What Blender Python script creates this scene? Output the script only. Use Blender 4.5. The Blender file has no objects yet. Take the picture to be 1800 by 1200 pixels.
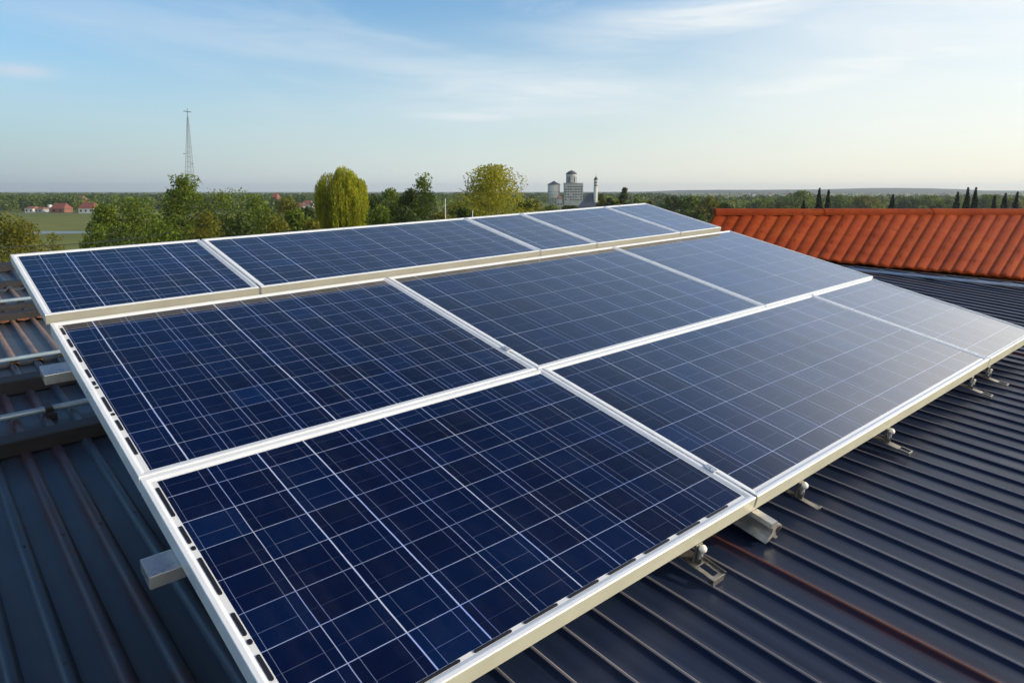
import bpy, bmesh, math, random
import numpy as np
from mathutils import Vector, Matrix
R = math.radians
scene = bpy.context.scene
col = scene.collection
random.seed(7)
RG = np.random.default_rng(11)

# ------------------------------------------------------------------ camera, sky, sun, exposure
FPX, PX0, PY0 = 1236.0, 900.0, 600.0         # focal length and centre in photograph pixels
PITCH = math.atan(265.0 / FPX)
CAM = np.array([0.0, 0.0, 12.0])
SUN_AZ, SUN_EL = 93.0, 19.0                    # azimuth clockwise from the view direction (+Y)

cd = bpy.data.cameras.new('camera'); cam = bpy.data.objects.new('camera', cd); col.objects.link(cam)
cam.location = CAM; cam.rotation_euler = (R(90) - PITCH, 0, 0)
cd.sensor_width = 36; cd.lens = 36 * FPX / 1800; cd.clip_start = 0.05; cd.clip_end = 30000
scene.camera = cam

world = bpy.data.worlds.new("World"); scene.world = world; world.use_nodes = True

sd = bpy.data.lights.new('sun', 'SUN'); sd.energy = 3.6; sd.angle = R(0.6); sd.color = (1.0, 0.87, 0.68)
sun = bpy.data.objects.new('sun', sd); col.objects.link(sun)
S_DIR = Vector((math.sin(R(SUN_AZ)) * math.cos(R(SUN_EL)), math.cos(R(SUN_AZ)) * math.cos(R(SUN_EL)), math.sin(R(SUN_EL))))
sun.rotation_euler = S_DIR.to_track_quat('Z', 'Y').to_euler(); sun.location = (30, -5, 30)

scene.view_settings.view_transform = 'Standard'; scene.view_settings.look = 'None'
scene.view_settings.exposure = 0.0; scene.view_settings.gamma = 1
scene.render.engine = 'CYCLES'
scene.cycles.max_bounces = 6; scene.cycles.diffuse_bounces = 3; scene.cycles.glossy_bounces = 4
scene.cycles.transmission_bounces = 4; scene.cycles.volume_bounces = 0; scene.cycles.transparent_max_bounces = 6
scene.cycles.caustics_reflective = False; scene.cycles.caustics_refractive = False

# ------------------------------------------------------------------ node helper
class NT:
    def __init__(s, tree): s.t = tree; s.n = tree.nodes; s.l = tree.links; s.n.clear()
    def node(s, typ, **kw):
        n = s.n.new(typ)
        for k, v in kw.items(): setattr(n, k, v)
        return n
    def put(s, sock, v):
        if v is None: return
        if isinstance(v, (int, float)):
            if sock.type in ('RGBA',): sock.default_value = (v, v, v, 1)
            elif sock.type == 'VECTOR': sock.default_value = (v, v, v)
            else: sock.default_value = v
        elif isinstance(v, (tuple, list)):
            sock.default_value = tuple(v) + ((1,) if sock.type == 'RGBA' and len(v) == 3 else ())
        else: s.l.new(v, sock)
    def math(s, op, a, b=None, c=None, clamp=False):
        n = s.node('ShaderNodeMath', operation=op, use_clamp=clamp)
        s.put(n.inputs[0], a); s.put(n.inputs[1], b); s.put(n.inputs[2], c)
        return n.outputs[0]
    def vmath(s, op, a, b=None):
        n = s.node('ShaderNodeVectorMath', operation=op); s.put(n.inputs[0], a); s.put(n.inputs[1], b)
        return n.outputs[0]
    def mix(s, f, a, b, blend='MIX'):
        n = s.node('ShaderNodeMix', data_type='RGBA', blend_type=blend)
        s.put(n.inputs['Factor'], f); s.put(n.inputs[6], a); s.put(n.inputs[7], b)
        return n.outputs[2]
    def rng(s, v, a, b, c=0.0, d=1.0, smooth=False):
        n = s.node('ShaderNodeMapRange', clamp=True)
        if smooth: n.interpolation_type = 'SMOOTHSTEP'
        s.put(n.inputs[0], v)
        for i, q in enumerate((a, b, c, d)): s.put(n.inputs[i + 1], q)
        return n.outputs[0]
    def comb(s, x, y, z=0.0):
        n = s.node('ShaderNodeCombineXYZ'); s.put(n.inputs[0], x); s.put(n.inputs[1], y); s.put(n.inputs[2], z)
        return n.outputs[0]
    def sep(s, v):
        n = s.node('ShaderNodeSeparateXYZ'); s.put(n.inputs[0], v); return n.outputs
    def noise(s, vec, scale, detail=4, rough=0.55, dist=0.0):
        n = s.node('ShaderNodeTexNoise'); s.put(n.inputs['Vector'], vec)
        n.inputs['Scale'].default_value = scale; n.inputs['Detail'].default_value = detail
        n.inputs['Roughness'].default_value = rough; n.inputs['Distortion'].default_value = dist
        return n.outputs[0]
    def ramp(s, f, stops):
        n = s.node('ShaderNodeValToRGB'); s.put(n.inputs[0], f)
        e = n.color_ramp.elements
        while len(e) < len(stops): e.new(0.5)
        for i, (p, c) in enumerate(stops): e[i].position = p; e[i].color = tuple(c) + (1,)
        return n.outputs[0]

# world: Nishita sky with thin streaked high cloud laid out by direction
w = NT(world.node_tree)
sky = w.node('ShaderNodeTexSky', sky_type='NISHITA', sun_disc=False)
sky.sun_elevation = R(SUN_EL); sky.sun_rotation = R(SUN_AZ); sky.altitude = 100
sky.air_density = 1.0; sky.dust_density = 1.2; sky.ozone_density = 1.6
gen = w.node('ShaderNodeTexCoord').outputs['Generated']
gx, gy, gz = w.sep(gen)
az = w.math('ARCTAN2', gx, gy)
el = w.math('ARCSINE', gz)
el0 = w.math('MAXIMUM', el, 0.0)
# streak coordinates: slightly inclined bands
ca = w.comb(w.math('MULTIPLY', az, 1.1), w.math('ADD', w.math('MULTIPLY', el, 7.0), w.math('MULTIPLY', az, 0.9)), 3.1)
n1 = w.noise(ca, 1.5, 7, 0.56, 0.5)
cb = w.comb(w.math('MULTIPLY', az, 2.2), w.math('MULTIPLY', el, 16.0), 7.7)
n2 = w.noise(cb, 1.6, 6, 0.6, 0.4)
ms = w.rng(n1, 0.40, 0.68, smooth=True)
ms = w.math('ADD', ms, w.math('MULTIPLY', w.rng(n2, 0.52, 0.78, smooth=True), 0.35))
right = w.rng(az, -0.55, 0.45, 0.35, 1.0)
high = w.rng(el, 0.03, 0.17, 0.12, 1.0, True)
zen = w.rng(el, 0.30, 0.62, 1.0, 0.05, True)
cm = w.math('MULTIPLY', w.math('MULTIPLY', ms, right), w.math('MULTIPLY', high, zen), clamp=True)
cm = w.math('MULTIPLY', cm, 0.92, clamp=True)
cloudc = w.ramp(w.rng(az, -0.7, 1.0), [(0.0, (4.0, 4.6, 5.4)), (0.42, (5.7, 6.1, 6.3)), (0.7, (6.9, 6.9, 6.6)), (1.0, (7.4, 7.1, 6.5))])
skyc = w.mix(1.0, sky.outputs[0], (0.69, 1.06, 1.28), 'MULTIPLY')
deep = w.rng(el, 0.40, 0.85, 1.0, 0.34, True)
skyc = w.mix(1.0, skyc, w.comb(deep, w.math('POWER', deep, 0.85), w.math('POWER', deep, 0.6)), 'MULTIPLY')
# pale band low over the land
lowc = w.ramp(w.rng(az, -0.7, 0.9), [(0.0, (3.0, 3.6, 4.0)), (0.4, (5.6, 5.9, 5.7)), (0.7, (7.2, 6.7, 5.5)), (1.0, (7.9, 7.0, 5.5))])
lowf = w.math('MULTIPLY', w.math('POWER', w.rng(el0, 0.0, 0.27, 1.0, 0.0), 1.35), 0.92)
skyc = w.mix(lowf, skyc, lowc)
def streak(px, py, wa, we, tilt, amp):
    d_ = (px - 900, 1208.5 + (600 - py) * 0.2096, (600 - py) * 0.9777 - 259.1)
    a0 = math.atan2(d_[0], d_[1]); e0 = math.atan2(d_[2], math.hypot(d_[0], d_[1]))
    da = w.math('SUBTRACT', az, a0); de = w.math('SUBTRACT', w.math('SUBTRACT', el, e0), w.math('MULTIPLY', da, tilt))
    q = w.math('ADD', w.math('POWER', w.math('ABSOLUTE', w.math('DIVIDE', da, wa)), 2.0), w.math('POWER', w.math('ABSOLUTE', w.math('DIVIDE', de, we)), 2.0))
    g_ = w.math('EXPONENT', w.math('MULTIPLY', q, -1.0))
    return w.math('MULTIPLY', w.math('MULTIPLY', g_, w.rng(n2, 0.30, 0.62, 0.25, 1.0)), amp)
for prm in ((820, 205, 0.085, 0.0075, -0.02, 1.0), (35, 125, 0.035, 0.008, 0.0, 0.9), (420, 60, 0.30, 0.020, -0.05, 0.75), (980, 160, 0.24, 0.042, 0.0, 1.0), (1300, 20, 0.28, 0.035, 0.1, 1.0), (1500, 120, 0.26, 0.04, 0.2, 0.9), (1700, 60, 0.2, 0.05, 0.2, 0.9), (1200, 150, 0.2, 0.03, 0.0, 0.7)):
    cm = w.math('MAXIMUM', cm, streak(*prm))
cm = w.math('MAXIMUM', cm, w.math('MULTIPLY', w.rng(az, -0.02, 0.50, 0.0, 0.85, True), w.rng(n1, 0.2, 0.6, 0.35, 1.0)))
cm = w.math('MULTIPLY', cm, w.rng(el, 0.0, 0.13, 0.25, 1.0, True))
cm = w.math('MULTIPLY', cm, w.rng(el, 0.28, 0.52, 1.0, 0.05, True))
skyc = w.mix(w.math('MULTIPLY', cm, 0.85), skyc, cloudc)
# added bright band, unseen above and right of the view, to brighten panel reflections
vb = w.math('MULTIPLY', w.rng(el, 0.21, 0.33, 0.0, 1.0, True), w.rng(el, 0.44, 0.74, 1.0, 0.0, True))
vb = w.math('MULTIPLY', vb, w.math('MULTIPLY', w.rng(az, -0.55, 0.75, 0.0, 1.0), w.rng(n1, 0.25, 0.7, 0.75, 1.0)))
vcol = w.ramp(w.rng(az, 0.0, 0.9), [(0.0, (4.4, 5.6, 7.6)), (0.45, (5.4, 7.3, 10.6)), (0.68, (10.6, 11.8, 13.8)), (0.85, (19.0, 18.6, 17.6)), (1.0, (18.0, 16.8, 14.6))])
skyc = w.mix(vb, skyc, vcol)
# thin veil lit up round the sun
dt = w.node('ShaderNodeVectorMath', operation='DOT_PRODUCT'); w.l.new(gen, dt.inputs[0]); dt.inputs[1].default_value = S_DIR
glow = w.math('POWER', w.rng(dt.outputs['Value'], 0.35, 1.0), 3.0)
skyc = w.mix(1.0, skyc, w.mix(glow, (0, 0, 0), (5.0, 4.2, 3.2)), 'ADD')
bg = w.node('ShaderNodeBackground'); w.put(bg.inputs[0], skyc); bg.inputs[1].default_value = 0.15
wo = w.node('ShaderNodeOutputWorld'); w.l.new(bg.outputs[0], wo.inputs[0])

# ------------------------------------------------------------------ frames of reference (metres from the camera)
cp, sp = math.cos(PITCH), math.sin(PITCH)
AX, AF, AU = np.array([1, 0, 0.]), np.array([0, cp, -sp]), np.array([0, sp, cp])
def ray(x, y): return (x - PX0) * AX + (PY0 - y) * AU + FPX * AF
def unit(a): return a / np.linalg.norm(a)
def at(x, y, depth):                                  # world point seen at photo pixel (x, y), depth metres ahead
    d = ray(x, y); return CAM + d * (depth / d[1])
U = unit(ray(2375, 256)); V = ray(-300, -100); V = unit(V - U * (U @ V)); N = np.cross(U, V)
FH = FPX / cp                                         # pixels per unit slope along the horizon
H = 1.3                                               # camera height above the panels' plane
RD = ray(-200, 170); RD = unit(RD - U * (U @ RD)); RN = np.cross(U, RD)
_d = ray(1330, 870); P0 = _d * (-H / (_d @ N)) - N * 0.16
HR = -(P0 @ RN)                                       # camera height above the roof
def frame(a, b, c, origin):
    m = Matrix.Identity(4)
    for i in range(3):
        m[i][0], m[i][1], m[i][2], m[i][3] = a[i], b[i], c[i], origin[i]
    return m
def panel_mat(u, v, h=0.0): return frame(U, V, N, CAM + U * u + V * v + N * (h - H))
def roof_mat(u, v, h=0.0): return frame(U, RD, RN, CAM + U * u + RD * v + RN * (h - HR))
HL = 1.9
def low_mat(u, v, h=0.0): return frame(U, RD, RN, CAM + U * u + RD * v + RN * (h - HL))

# ------------------------------------------------------------------ object helpers
def tag(o, label=None, cat=None, group=None, kind=None):
    if label: o['label'] = label
    if cat: o['category'] = cat
    if group: o['group'] = group
    if kind: o['kind'] = kind
    return o
def empty(name, mat=None, loc=None):
    o = bpy.data.objects.new(name, None); col.objects.link(o); o.empty_display_size = 0.1
    if mat is not None: o.matrix_world = mat
    if loc is not None: o.location = Vector(loc)
    return o
def link(name, me, mat=None, parent=None, xf=None, smooth=False):
    o = bpy.data.objects.new(name, me); col.objects.link(o)
    if mat is not None: me.materials.append(mat)
    if parent is not None: o.parent = parent
    if xf is not None: o.matrix_local = xf
    if smooth: me.polygons.foreach_set('use_smooth', [True] * len(me.polygons))
    return o
def mesh(name, verts, faces):
    me = bpy.data.meshes.new(name); me.from_pydata([tuple(map(float, v)) for v in verts], [], faces); me.update(); return me
class MB:
    def __init__(s): s.v = []; s.f = []
    def add(s, vs, fs):
        k = len(s.v); s.v += [tuple(map(float, v)) for v in vs]; s.f += [tuple(i + k for i in f) for f in fs]; return s
    def box(s, x0, x1, y0, y1, z0, z1):
        vs = [(x, y, z) for z in (z0, z1) for y in (y0, y1) for x in (x0, x1)]
        return s.add(vs, [(0, 2, 3, 1), (4, 5, 7, 6), (0, 1, 5, 4), (2, 6, 7, 3), (0, 4, 6, 2), (1, 3, 7, 5)])
    def tube(s, p, q, r0, r1=None, n=8, cap=True):
        r1 = r0 if r1 is None else r1
        p, q = np.array(p, float), np.array(q, float); d = unit(q - p)
        a = unit(np.cross(d, [0, 0, 1.0] if abs(d[2]) < 0.9 else [1.0, 0, 0])); b = np.cross(d, a)
        vs = [c + (a * math.cos(t) + b * math.sin(t)) * r for c, r in ((p, r0), (q, r1)) for t in [2 * math.pi * i / n for i in range(n)]]
        fs = [(i, (i + 1) % n, n + (i + 1) % n, n + i) for i in range(n)]
        if cap: fs += [tuple(range(n))[::-1], tuple(range(n, 2 * n))]
        return s.add(vs, fs)
    def lathe(s, prof, n=20, c=(0, 0, 0)):
        vs = [(c[0] + r * math.cos(2 * math.pi * i / n), c[1] + r * math.sin(2 * math.pi * i / n), c[2] + z) for r, z in prof for i in range(n)]
        fs = [(j * n + i, j * n + (i + 1) % n, (j + 1) * n + (i + 1) % n, (j + 1) * n + i) for j in range(len(prof) - 1) for i in range(n)]
        return s.add(vs, fs)
    def build(s, name, mat, parent=None, xf=None, smooth=False, bevel=0):
        o = link(name, mesh(name, s.v, s.f), mat, parent, xf, smooth)
        if bevel:
            m = o.modifiers.new('bevel', 'BEVEL'); m.width = bevel; m.segments = 2; m.limit_method = 'ANGLE'
        return o

# ------------------------------------------------------------------ materials
def new_mat(name):
    m = bpy.data.materials.new(name); m.use_nodes = True; return m, NT(m.node_tree)
def finish(nt, base, rough=0.6, metal=0.0, spec=0.5, normal=None, **kw):
    b = nt.node('ShaderNodeBsdfPrincipled')
    nt.put(b.inputs['Base Color'], base); nt.put(b.inputs['Roughness'], rough); nt.put(b.inputs['Metallic'], metal)
    nt.put(b.inputs['Specular IOR Level'], spec)
    if normal is not None: nt.l.new(normal, b.inputs['Normal'])
    for k, v in kw.items(): nt.put(b.inputs[k.replace('_', ' ')], v)
    o = nt.node('ShaderNodeOutputMaterial'); nt.l.new(b.outputs[0], o.inputs[0]); return b
def bump(nt, h, strength=0.3, dist=0.01):
    n = nt.node('ShaderNodeBump'); n.inputs['Strength'].default_value = strength; n.inputs['Distance'].default_value = dist
    nt.l.new(h, n.inputs['Height']); return n.outputs[0]
def objc(nt): return nt.node('ShaderNodeTexCoord').outputs['Object']
def simple(name, c, rough=0.6, metal=0.0, var=0.25, scale=6.0, bmp=0.0, spec=0.5):
    m, nt = new_mat(name); oc = objc(nt); n = nt.noise(oc, scale, 5)
    f = nt.rng(n, 0.3, 0.7)
    cc = nt.mix(f, tuple(x * (1 - var) for x in c), tuple(min(1, x * (1 + var)) for x in c))
    rr = nt.rng(n, 0.3, 0.7, max(0.02, rough - 0.08), min(1, rough + 0.08))
    finish(nt, cc, rr, metal, spec, bump(nt, nt.noise(oc, scale * 5, 3), bmp, 0.01) if bmp else None); return m

M_FRAME = simple('frame_aluminium', (0.80, 0.83, 0.86), 0.34, 0.1, 0.05, 9)
M_SHADED = simple('cream_shaded_side', (0.54, 0.53, 0.42), 0.45, 0.1, 0.05, 5)  # frame fronts in a duller tone, their shade put into the colour
M_SHADED2 = simple('grey_shaded_side', (0.34, 0.325, 0.27), 0.5, 0.1, 0.08, 5)
M_RAIL = simple('rail_aluminium', (0.62, 0.63, 0.62), 0.3, 0.75, 0.12, 15)
M_STEEL = simple('dull_steel', (0.30, 0.28, 0.25), 0.38, 0.8, 0.3, 40)
M_NOSE = simple('rail_steel', (0.50, 0.48, 0.44), 0.35, 0.7, 0.2, 30)
M_BOLT = simple('bolt_cap', (0.85, 0.82, 0.74), 0.35, 0.0, 0.1, 30)
M_BLACK = simple('black_slot', (0.012, 0.012, 0.018), 0.5, 0, 0.2)
M_PIPE = simple('pipe_paint', (0.33, 0.43, 0.50), 0.35, 0.3, 0.15)
M_BATTEN = simple('dark_timber', (0.022, 0.02, 0.022), 0.7, 0, 0.4, 8, 0.3)
M_GUT = simple('gutter_metal', (0.62, 0.65, 0.70), 0.4, 0.4, 0.15)

def glass_mat():
    m, nt = new_mat('solar_cells'); oc = objc(nt); x, y, z = nt.sep(oc)
    def attr(n):
        a = nt.node('ShaderNodeAttribute', attribute_type='OBJECT', attribute_name=n); return a.outputs['Fac']
    pu, pv, ou, ov, W, L, seed, ml, mf = [attr(k) for k in ('pu', 'pv', 'ou', 'ov', 'W', 'L', 'seed', 'ml', 'mf')]
    wob = nt.math('MULTIPLY', nt.math('SUBTRACT', nt.noise(oc, 3.0, 2), 0.5), 0.006)
    xx = nt.math('ADD', x, wob)
    a = nt.math('DIVIDE', nt.math('SUBTRACT', xx, ou), pu); b = nt.math('DIVIDE', nt.math('SUBTRACT', y, ov), pv)
    ka, kb = nt.math('ROUND', a), nt.math('ROUND', b)
    du = nt.math('MULTIPLY', nt.math('ABSOLUTE', nt.math('SUBTRACT', a, ka)), pu)
    dv = nt.math('MULTIPLY', nt.math('ABSOLUTE', nt.math('SUBTRACT', b, kb)), pv)
    def wn(vx, vy):
        n = nt.node('ShaderNodeTexWhiteNoise', noise_dimensions='3D'); nt.put(n.inputs[0], nt.comb(vx, vy, seed)); return n.outputs[0]
    fa, fb = nt.math('FLOOR', a), nt.math('FLOOR', b)
    rl = wn(ka, 3.3); rb = wn(5.1, kb); rc = wn(fa, fb); rs = wn(nt.math('ADD', ka, 40.0), fb)
    lw = nt.math('ADD', 0.0011, nt.math('MULTIPLY', nt.math('POWER', rl, 3.0), 0.0012))
    l1 = nt.math('MULTIPLY', nt.math('LESS_THAN', du, lw), nt.math('ADD', 0.5, nt.math('MULTIPLY', rl, 0.5)))
    l2 = nt.math('MULTIPLY', nt.math('LESS_THAN', nt.math('ABSOLUTE', nt.math('SUBTRACT', du, nt.math('MULTIPLY', pu, 0.18))), 0.0008), nt.math('ADD', 0.14, nt.math('MULTIPLY', rs, 0.34)))
    l3 = nt.math('MULTIPLY', nt.math('LESS_THAN', dv, 0.0012), nt.math('ADD', 0.45, nt.math('MULTIPLY', rb, 0.4)))
    fbv = nt.math('SUBTRACT', b, fb)
    l4 = nt.math('MULTIPLY', nt.math('LESS_THAN', nt.math('MULTIPLY', nt.math('ABSOLUTE', nt.math('SUBTRACT', fbv, 0.42)), pv), 0.0007), 0.20)
    l4 = nt.math('MULTIPLY', l4, nt.math('ADD', 0.25, nt.math('MULTIPLY', nt.math('GREATER_THAN', du, nt.math('MULTIPLY', pu, 0.18)), nt.math('MULTIPLY', rc, 1.2))))
    ln = nt.math('MAXIMUM', nt.math('MAXIMUM', l1, l2), nt.math('MAXIMUM', l3, l4))
    vor = nt.node('ShaderNodeTexVoronoi'); nt.put(vor.inputs['Vector'], oc); vor.inputs['Scale'].default_value = 60
    cellc = nt.ramp(rc, [(0.0, (0.003, 0.003, 0.012)), (0.3, (0.0025, 0.003, 0.018)), (0.6, (0.002, 0.005, 0.030)), (0.9, (0.002, 0.008, 0.042)), (1.0, (0.003, 0.015, 0.070))])
    big = nt.noise(nt.vmath('ADD', oc, nt.comb(seed, seed, 0.0)), 1.3, 2)
    cellc = nt.mix(nt.rng(big, 0.35, 0.7, 0.0, 0.75), cellc, (0.0015, 0.007, 0.038))
    cellc = nt.mix(nt.math('MULTIPLY', vor.outputs['Color'], 0.25), cellc, (0.003, 0.010, 0.05))
    linec = nt.mix(rs, (0.56, 0.62, 0.76), (0.28, 0.38, 0.80))
    c = nt.mix(ln, cellc, linec)
    # white backing shows round the cells
    ins = nt.math('MULTIPLY', nt.math('MULTIPLY', nt.math('GREATER_THAN', x, ml), nt.math('LESS_THAN', x, nt.math('SUBTRACT', W, 0.006))),
                  nt.math('MULTIPLY', nt.math('GREATER_THAN', y, mf), nt.math('LESS_THAN', y, nt.math('SUBTRACT', L, 0.006))))
    c = nt.mix(ins, (0.74, 0.75, 0.76), c)
    dust = nt.math('MULTIPLY', nt.math('ADD', nt.noise(oc, 7.0, 6, 0.65), nt.noise(nt.comb(nt.math('MULTIPLY', x, 22.0), nt.math('MULTIPLY', y, 1.5), seed), 1.0, 5, 0.6)), 0.5)
    c = nt.mix(nt.rng(dust, 0.47, 0.72, 0.0, 0.016), c, (0.45, 0.46, 0.48))
    finish(nt, c, nt.rng(dust, 0.38, 0.68, 0.03, 0.115), 0.0, 0.5, IOR=1.52, Coat_Weight=0.0)
    return m
M_GLASS = glass_mat()

def roof_mat_dark(name, pitch, rust_amt, lit_crest=0, cols=((0.008, 0.015, 0.038), (0.019, 0.030, 0.064)), spec=0.2, tan=None):
    m, nt = new_mat(name); oc = objc(nt); x, y, z = nt.sep(oc)
    a = nt.math('DIVIDE', x, pitch); k = nt.math('FLOOR', nt.math('ADD', a, 0.15)); f = nt.math('SUBTRACT', a, k)
    if lit_crest: a2 = nt.math('DIVIDE', nt.math('SUBTRACT', x, 0.1115), pitch); k = nt.math('ROUND', a2); f = nt.math('ADD', nt.math('SUBTRACT', a2, k), 0.14)
    wn = nt.node('ShaderNodeTexWhiteNoise', noise_dimensions='1D'); nt.put(wn.inputs['W'], k)
    st = nt.noise(nt.comb(nt.math('MULTIPLY', x, 14.0), nt.math('MULTIPLY', y, 0.7), 0.0), 1.0, 5)
    sp_ = nt.noise(oc, 60.0, 3, 0.7)
    base = nt.mix(nt.rng(st, 0.3, 0.7), cols[0], cols[1])
    rust = nt.math('MULTIPLY', nt.math('GREATER_THAN', wn.outputs[0], 1 - rust_amt), nt.rng(nt.math('ABSOLUTE', nt.math('SUBTRACT', f, 0.14)), 0.0, 0.45, 1.0, 0.0, True))
    rust = nt.math('MULTIPLY', rust, nt.rng(nt.noise(oc, 1.6, 4), 0.36, 0.62))
    base = nt.mix(nt.math('MULTIPLY', rust, 0.9), base, (0.085, 0.022, 0.012))
    base = nt.mix(nt.rng(sp_, 0.68, 0.76, 0, 0.5), base, (0.07, 0.08, 0.10))
    dirt = nt.noise(oc, 2.2, 6, 0.65)
    rough = nt.rng(dirt, 0.3, 0.75, 0.36, 0.55)
    if lit_crest: base = nt.mix(nt.math('MULTIPLY', nt.rng(z, lit_crest, lit_crest + 0.002), nt.rng(st, 0.25, 0.6, 0.45, 1.0)), base, nt.mix(nt.math('GREATER_THAN', wn.outputs[0], 0.88), (0.42, 0.36, 0.34), (0.26, 0.10, 0.06)))  # pale seam crests: sun on the ribs painted into the colour, some rusty
    if tan is not None:
        q = nt.math('FRACT', nt.math('DIVIDE', nt.math('ADD', x, 1.5 - tan), pitch))
        tm = nt.math('MULTIPLY', nt.math('MULTIPLY', nt.math('GREATER_THAN', q, 0.06), nt.math('LESS_THAN', q, 0.36)), nt.rng(nt.noise(oc, 9.0, 4), 0.3, 0.55, 0.45, 1.0))
        base = nt.mix(tm, base, (0.26, 0.15, 0.09))  # tan on the ribs: rust, with sunlight painted into the colour
    finish(nt, base, rough, 0.0, spec, bump(nt, nt.noise(oc, 5.0, 4), 0.15, 0.01)); return m
M_ROOF = roof_mat_dark('dark_seam_roof', 0.1195, 0.13, 0.0066)
M_LROOF = roof_mat_dark('dark_ribbed_roof', 0.15, 0.35, 0, ((0.034, 0.052, 0.078), (0.055, 0.072, 0.098)), 0.4)
M_SUNLIT_ROOF = roof_mat_dark('sunlit_tan_roof', 0.15, 0.35, 0, ((0.050, 0.062, 0.080), (0.085, 0.085, 0.09)), 0.4, 0.012)
M_ORANGE = simple('orange_edge', (0.30, 0.11, 0.045), 0.7, 0, 0.4, 14, 0.3)

# ------------------------------------------------------------------ the setting: ground
def ground_mat():
    m, nt = new_mat('field_grass'); oc = objc(nt)
    n = nt.noise(oc, 0.004, 5); n2 = nt.noise(oc, 0.05, 6, 0.7); n3 = nt.noise(oc, 1.5, 4)
    c = nt.ramp(n, [(0.3, (0.12, 0.16, 0.02)), (0.48, (0.20, 0.22, 0.03)), (0.62, (0.25, 0.23, 0.05)), (0.75, (0.13, 0.17, 0.03))])
    c = nt.mix(nt.rng(n2, 0.3, 0.7, 0, 0.5), c, (0.035, 0.055, 0.015)); c = nt.mix(nt.rng(n3, 0.3, 0.7, 0, 0.3), c, (0.10, 0.11, 0.04))
    finish(nt, c, 0.95, 0, 0.2); return m
g = MB(); G = 6500
g.add([(-G, -900, 0), (G, -900, 0), (G, G, 0), (-G, G, 0)], [(0, 1, 2, 3)])
tag(g.build('ground', ground_mat()), kind='structure')

# distant hills on the right
def hills():
    vs, fs = [], []; nx, ny = 120, 10
    def top(x):
        t = x / 3600.0 * FH + PX0          # position along the skyline
        pts = [(-400, -2), (900, -1), (1180, 4), (1240, 13), (1400, 15), (1500, 16), (1600, 24), (1660, 22), (1720, 9), (1900, 10), (2300, 6), (3200, 0)]
        for (a, za), (b, zb) in zip(pts, pts[1:]):
            if a <= t <= b:
                q = (t - a) / (b - a); q = q * q * (3 - 2 * q); return za + (zb - za) * q
        return 0
    for j in range(ny + 1):
        for i in range(nx + 1):
            x = -900 + 6000 * i / nx; y = 3000 + 1400 * j / ny
            s = math.sin(min(1, j / ny * 1.6) * math.pi / 2) if j < ny * 0.625 else 1 - 0.5 * (j / ny - 0.625)
            vs.append((x, y, (top(x) + 1.0) * s + 2.0 * math.sin(x * 0.013 + j) * s - 0.5))
    for j in range(ny):
        for i in range(nx):
            a = j * (nx + 1) + i; fs.append((a, a + 1, a + nx + 2, a + nx + 1))
    m, nt = new_mat('hill_woods'); oc = objc(nt)
    n = nt.noise(oc, 0.02, 6, 0.7)
    c = nt.mix(nt.rng(n, 0.3, 0.7), (0.018, 0.032, 0.026), (0.042, 0.062, 0.05)); finish(nt, c, 1, 0, 0.1)
    tag(link('hills', mesh('hills', vs, fs), m, smooth=True), kind='structure')
hills()

# pond and light track on the left field
pd = MB(); ring = [(at(60, 412, 190)[0] + 0 + 17 * math.cos(t) * (1 + 0.15 * math.sin(3 * t)), 172 + 13 * math.sin(t) * (1 + 0.2 * math.cos(2 * t)), 0.03) for t in np.linspace(0, 2 * math.pi, 40, endpoint=False)]
def flat_ring(cx, cy, rx, ry, z, n=48, s=0):
    return [(cx + rx * math.cos(t) * (1 + 0.12 * math.sin(3 * t + s)), cy + ry * math.sin(t) * (1 + 0.15 * math.cos(2 * t + s)), z) for t in np.linspace(0, 2 * math.pi, n, endpoint=False)]
pc = at(100, 403, 200)
pd.add(flat_ring(-136, 208, 17, 8, 0.03), [tuple(range(48))])
mw, nt = new_mat('still_water'); finish(nt, (0.16, 0.17, 0.14), 0.35, 0, 0.3, bump(nt, nt.noise(objc(nt), 1.2, 3), 0.05, 0.05))
tag(pd.build('pond', mw), kind='structure')
tr = MB(); tr.box(-520, -150, 372, 377, 0.0, 0.02)
tag(tr.build('dirt_road', simple('road_dust', (0.20, 0.18, 0.14), 0.9)), kind='structure')

# ------------------------------------------------------------------ the metal-roofed building we stand on
def vback(u):
    return min(4.35, 3.22 - 2.05 * (u - 7.17)) if u > 6.2 else 4.35
bld = empty('metal_roofed_building', loc=(2.5, 2.5, 0))
tag(bld, 'building with dark blue metal roof carrying the solar panels', 'building')
B0 = bld.matrix_world.copy()
bpy.context.view_layer.update()
B0inv = Matrix.Translation(Vector((-2.5, -2.5, 0)))

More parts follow.
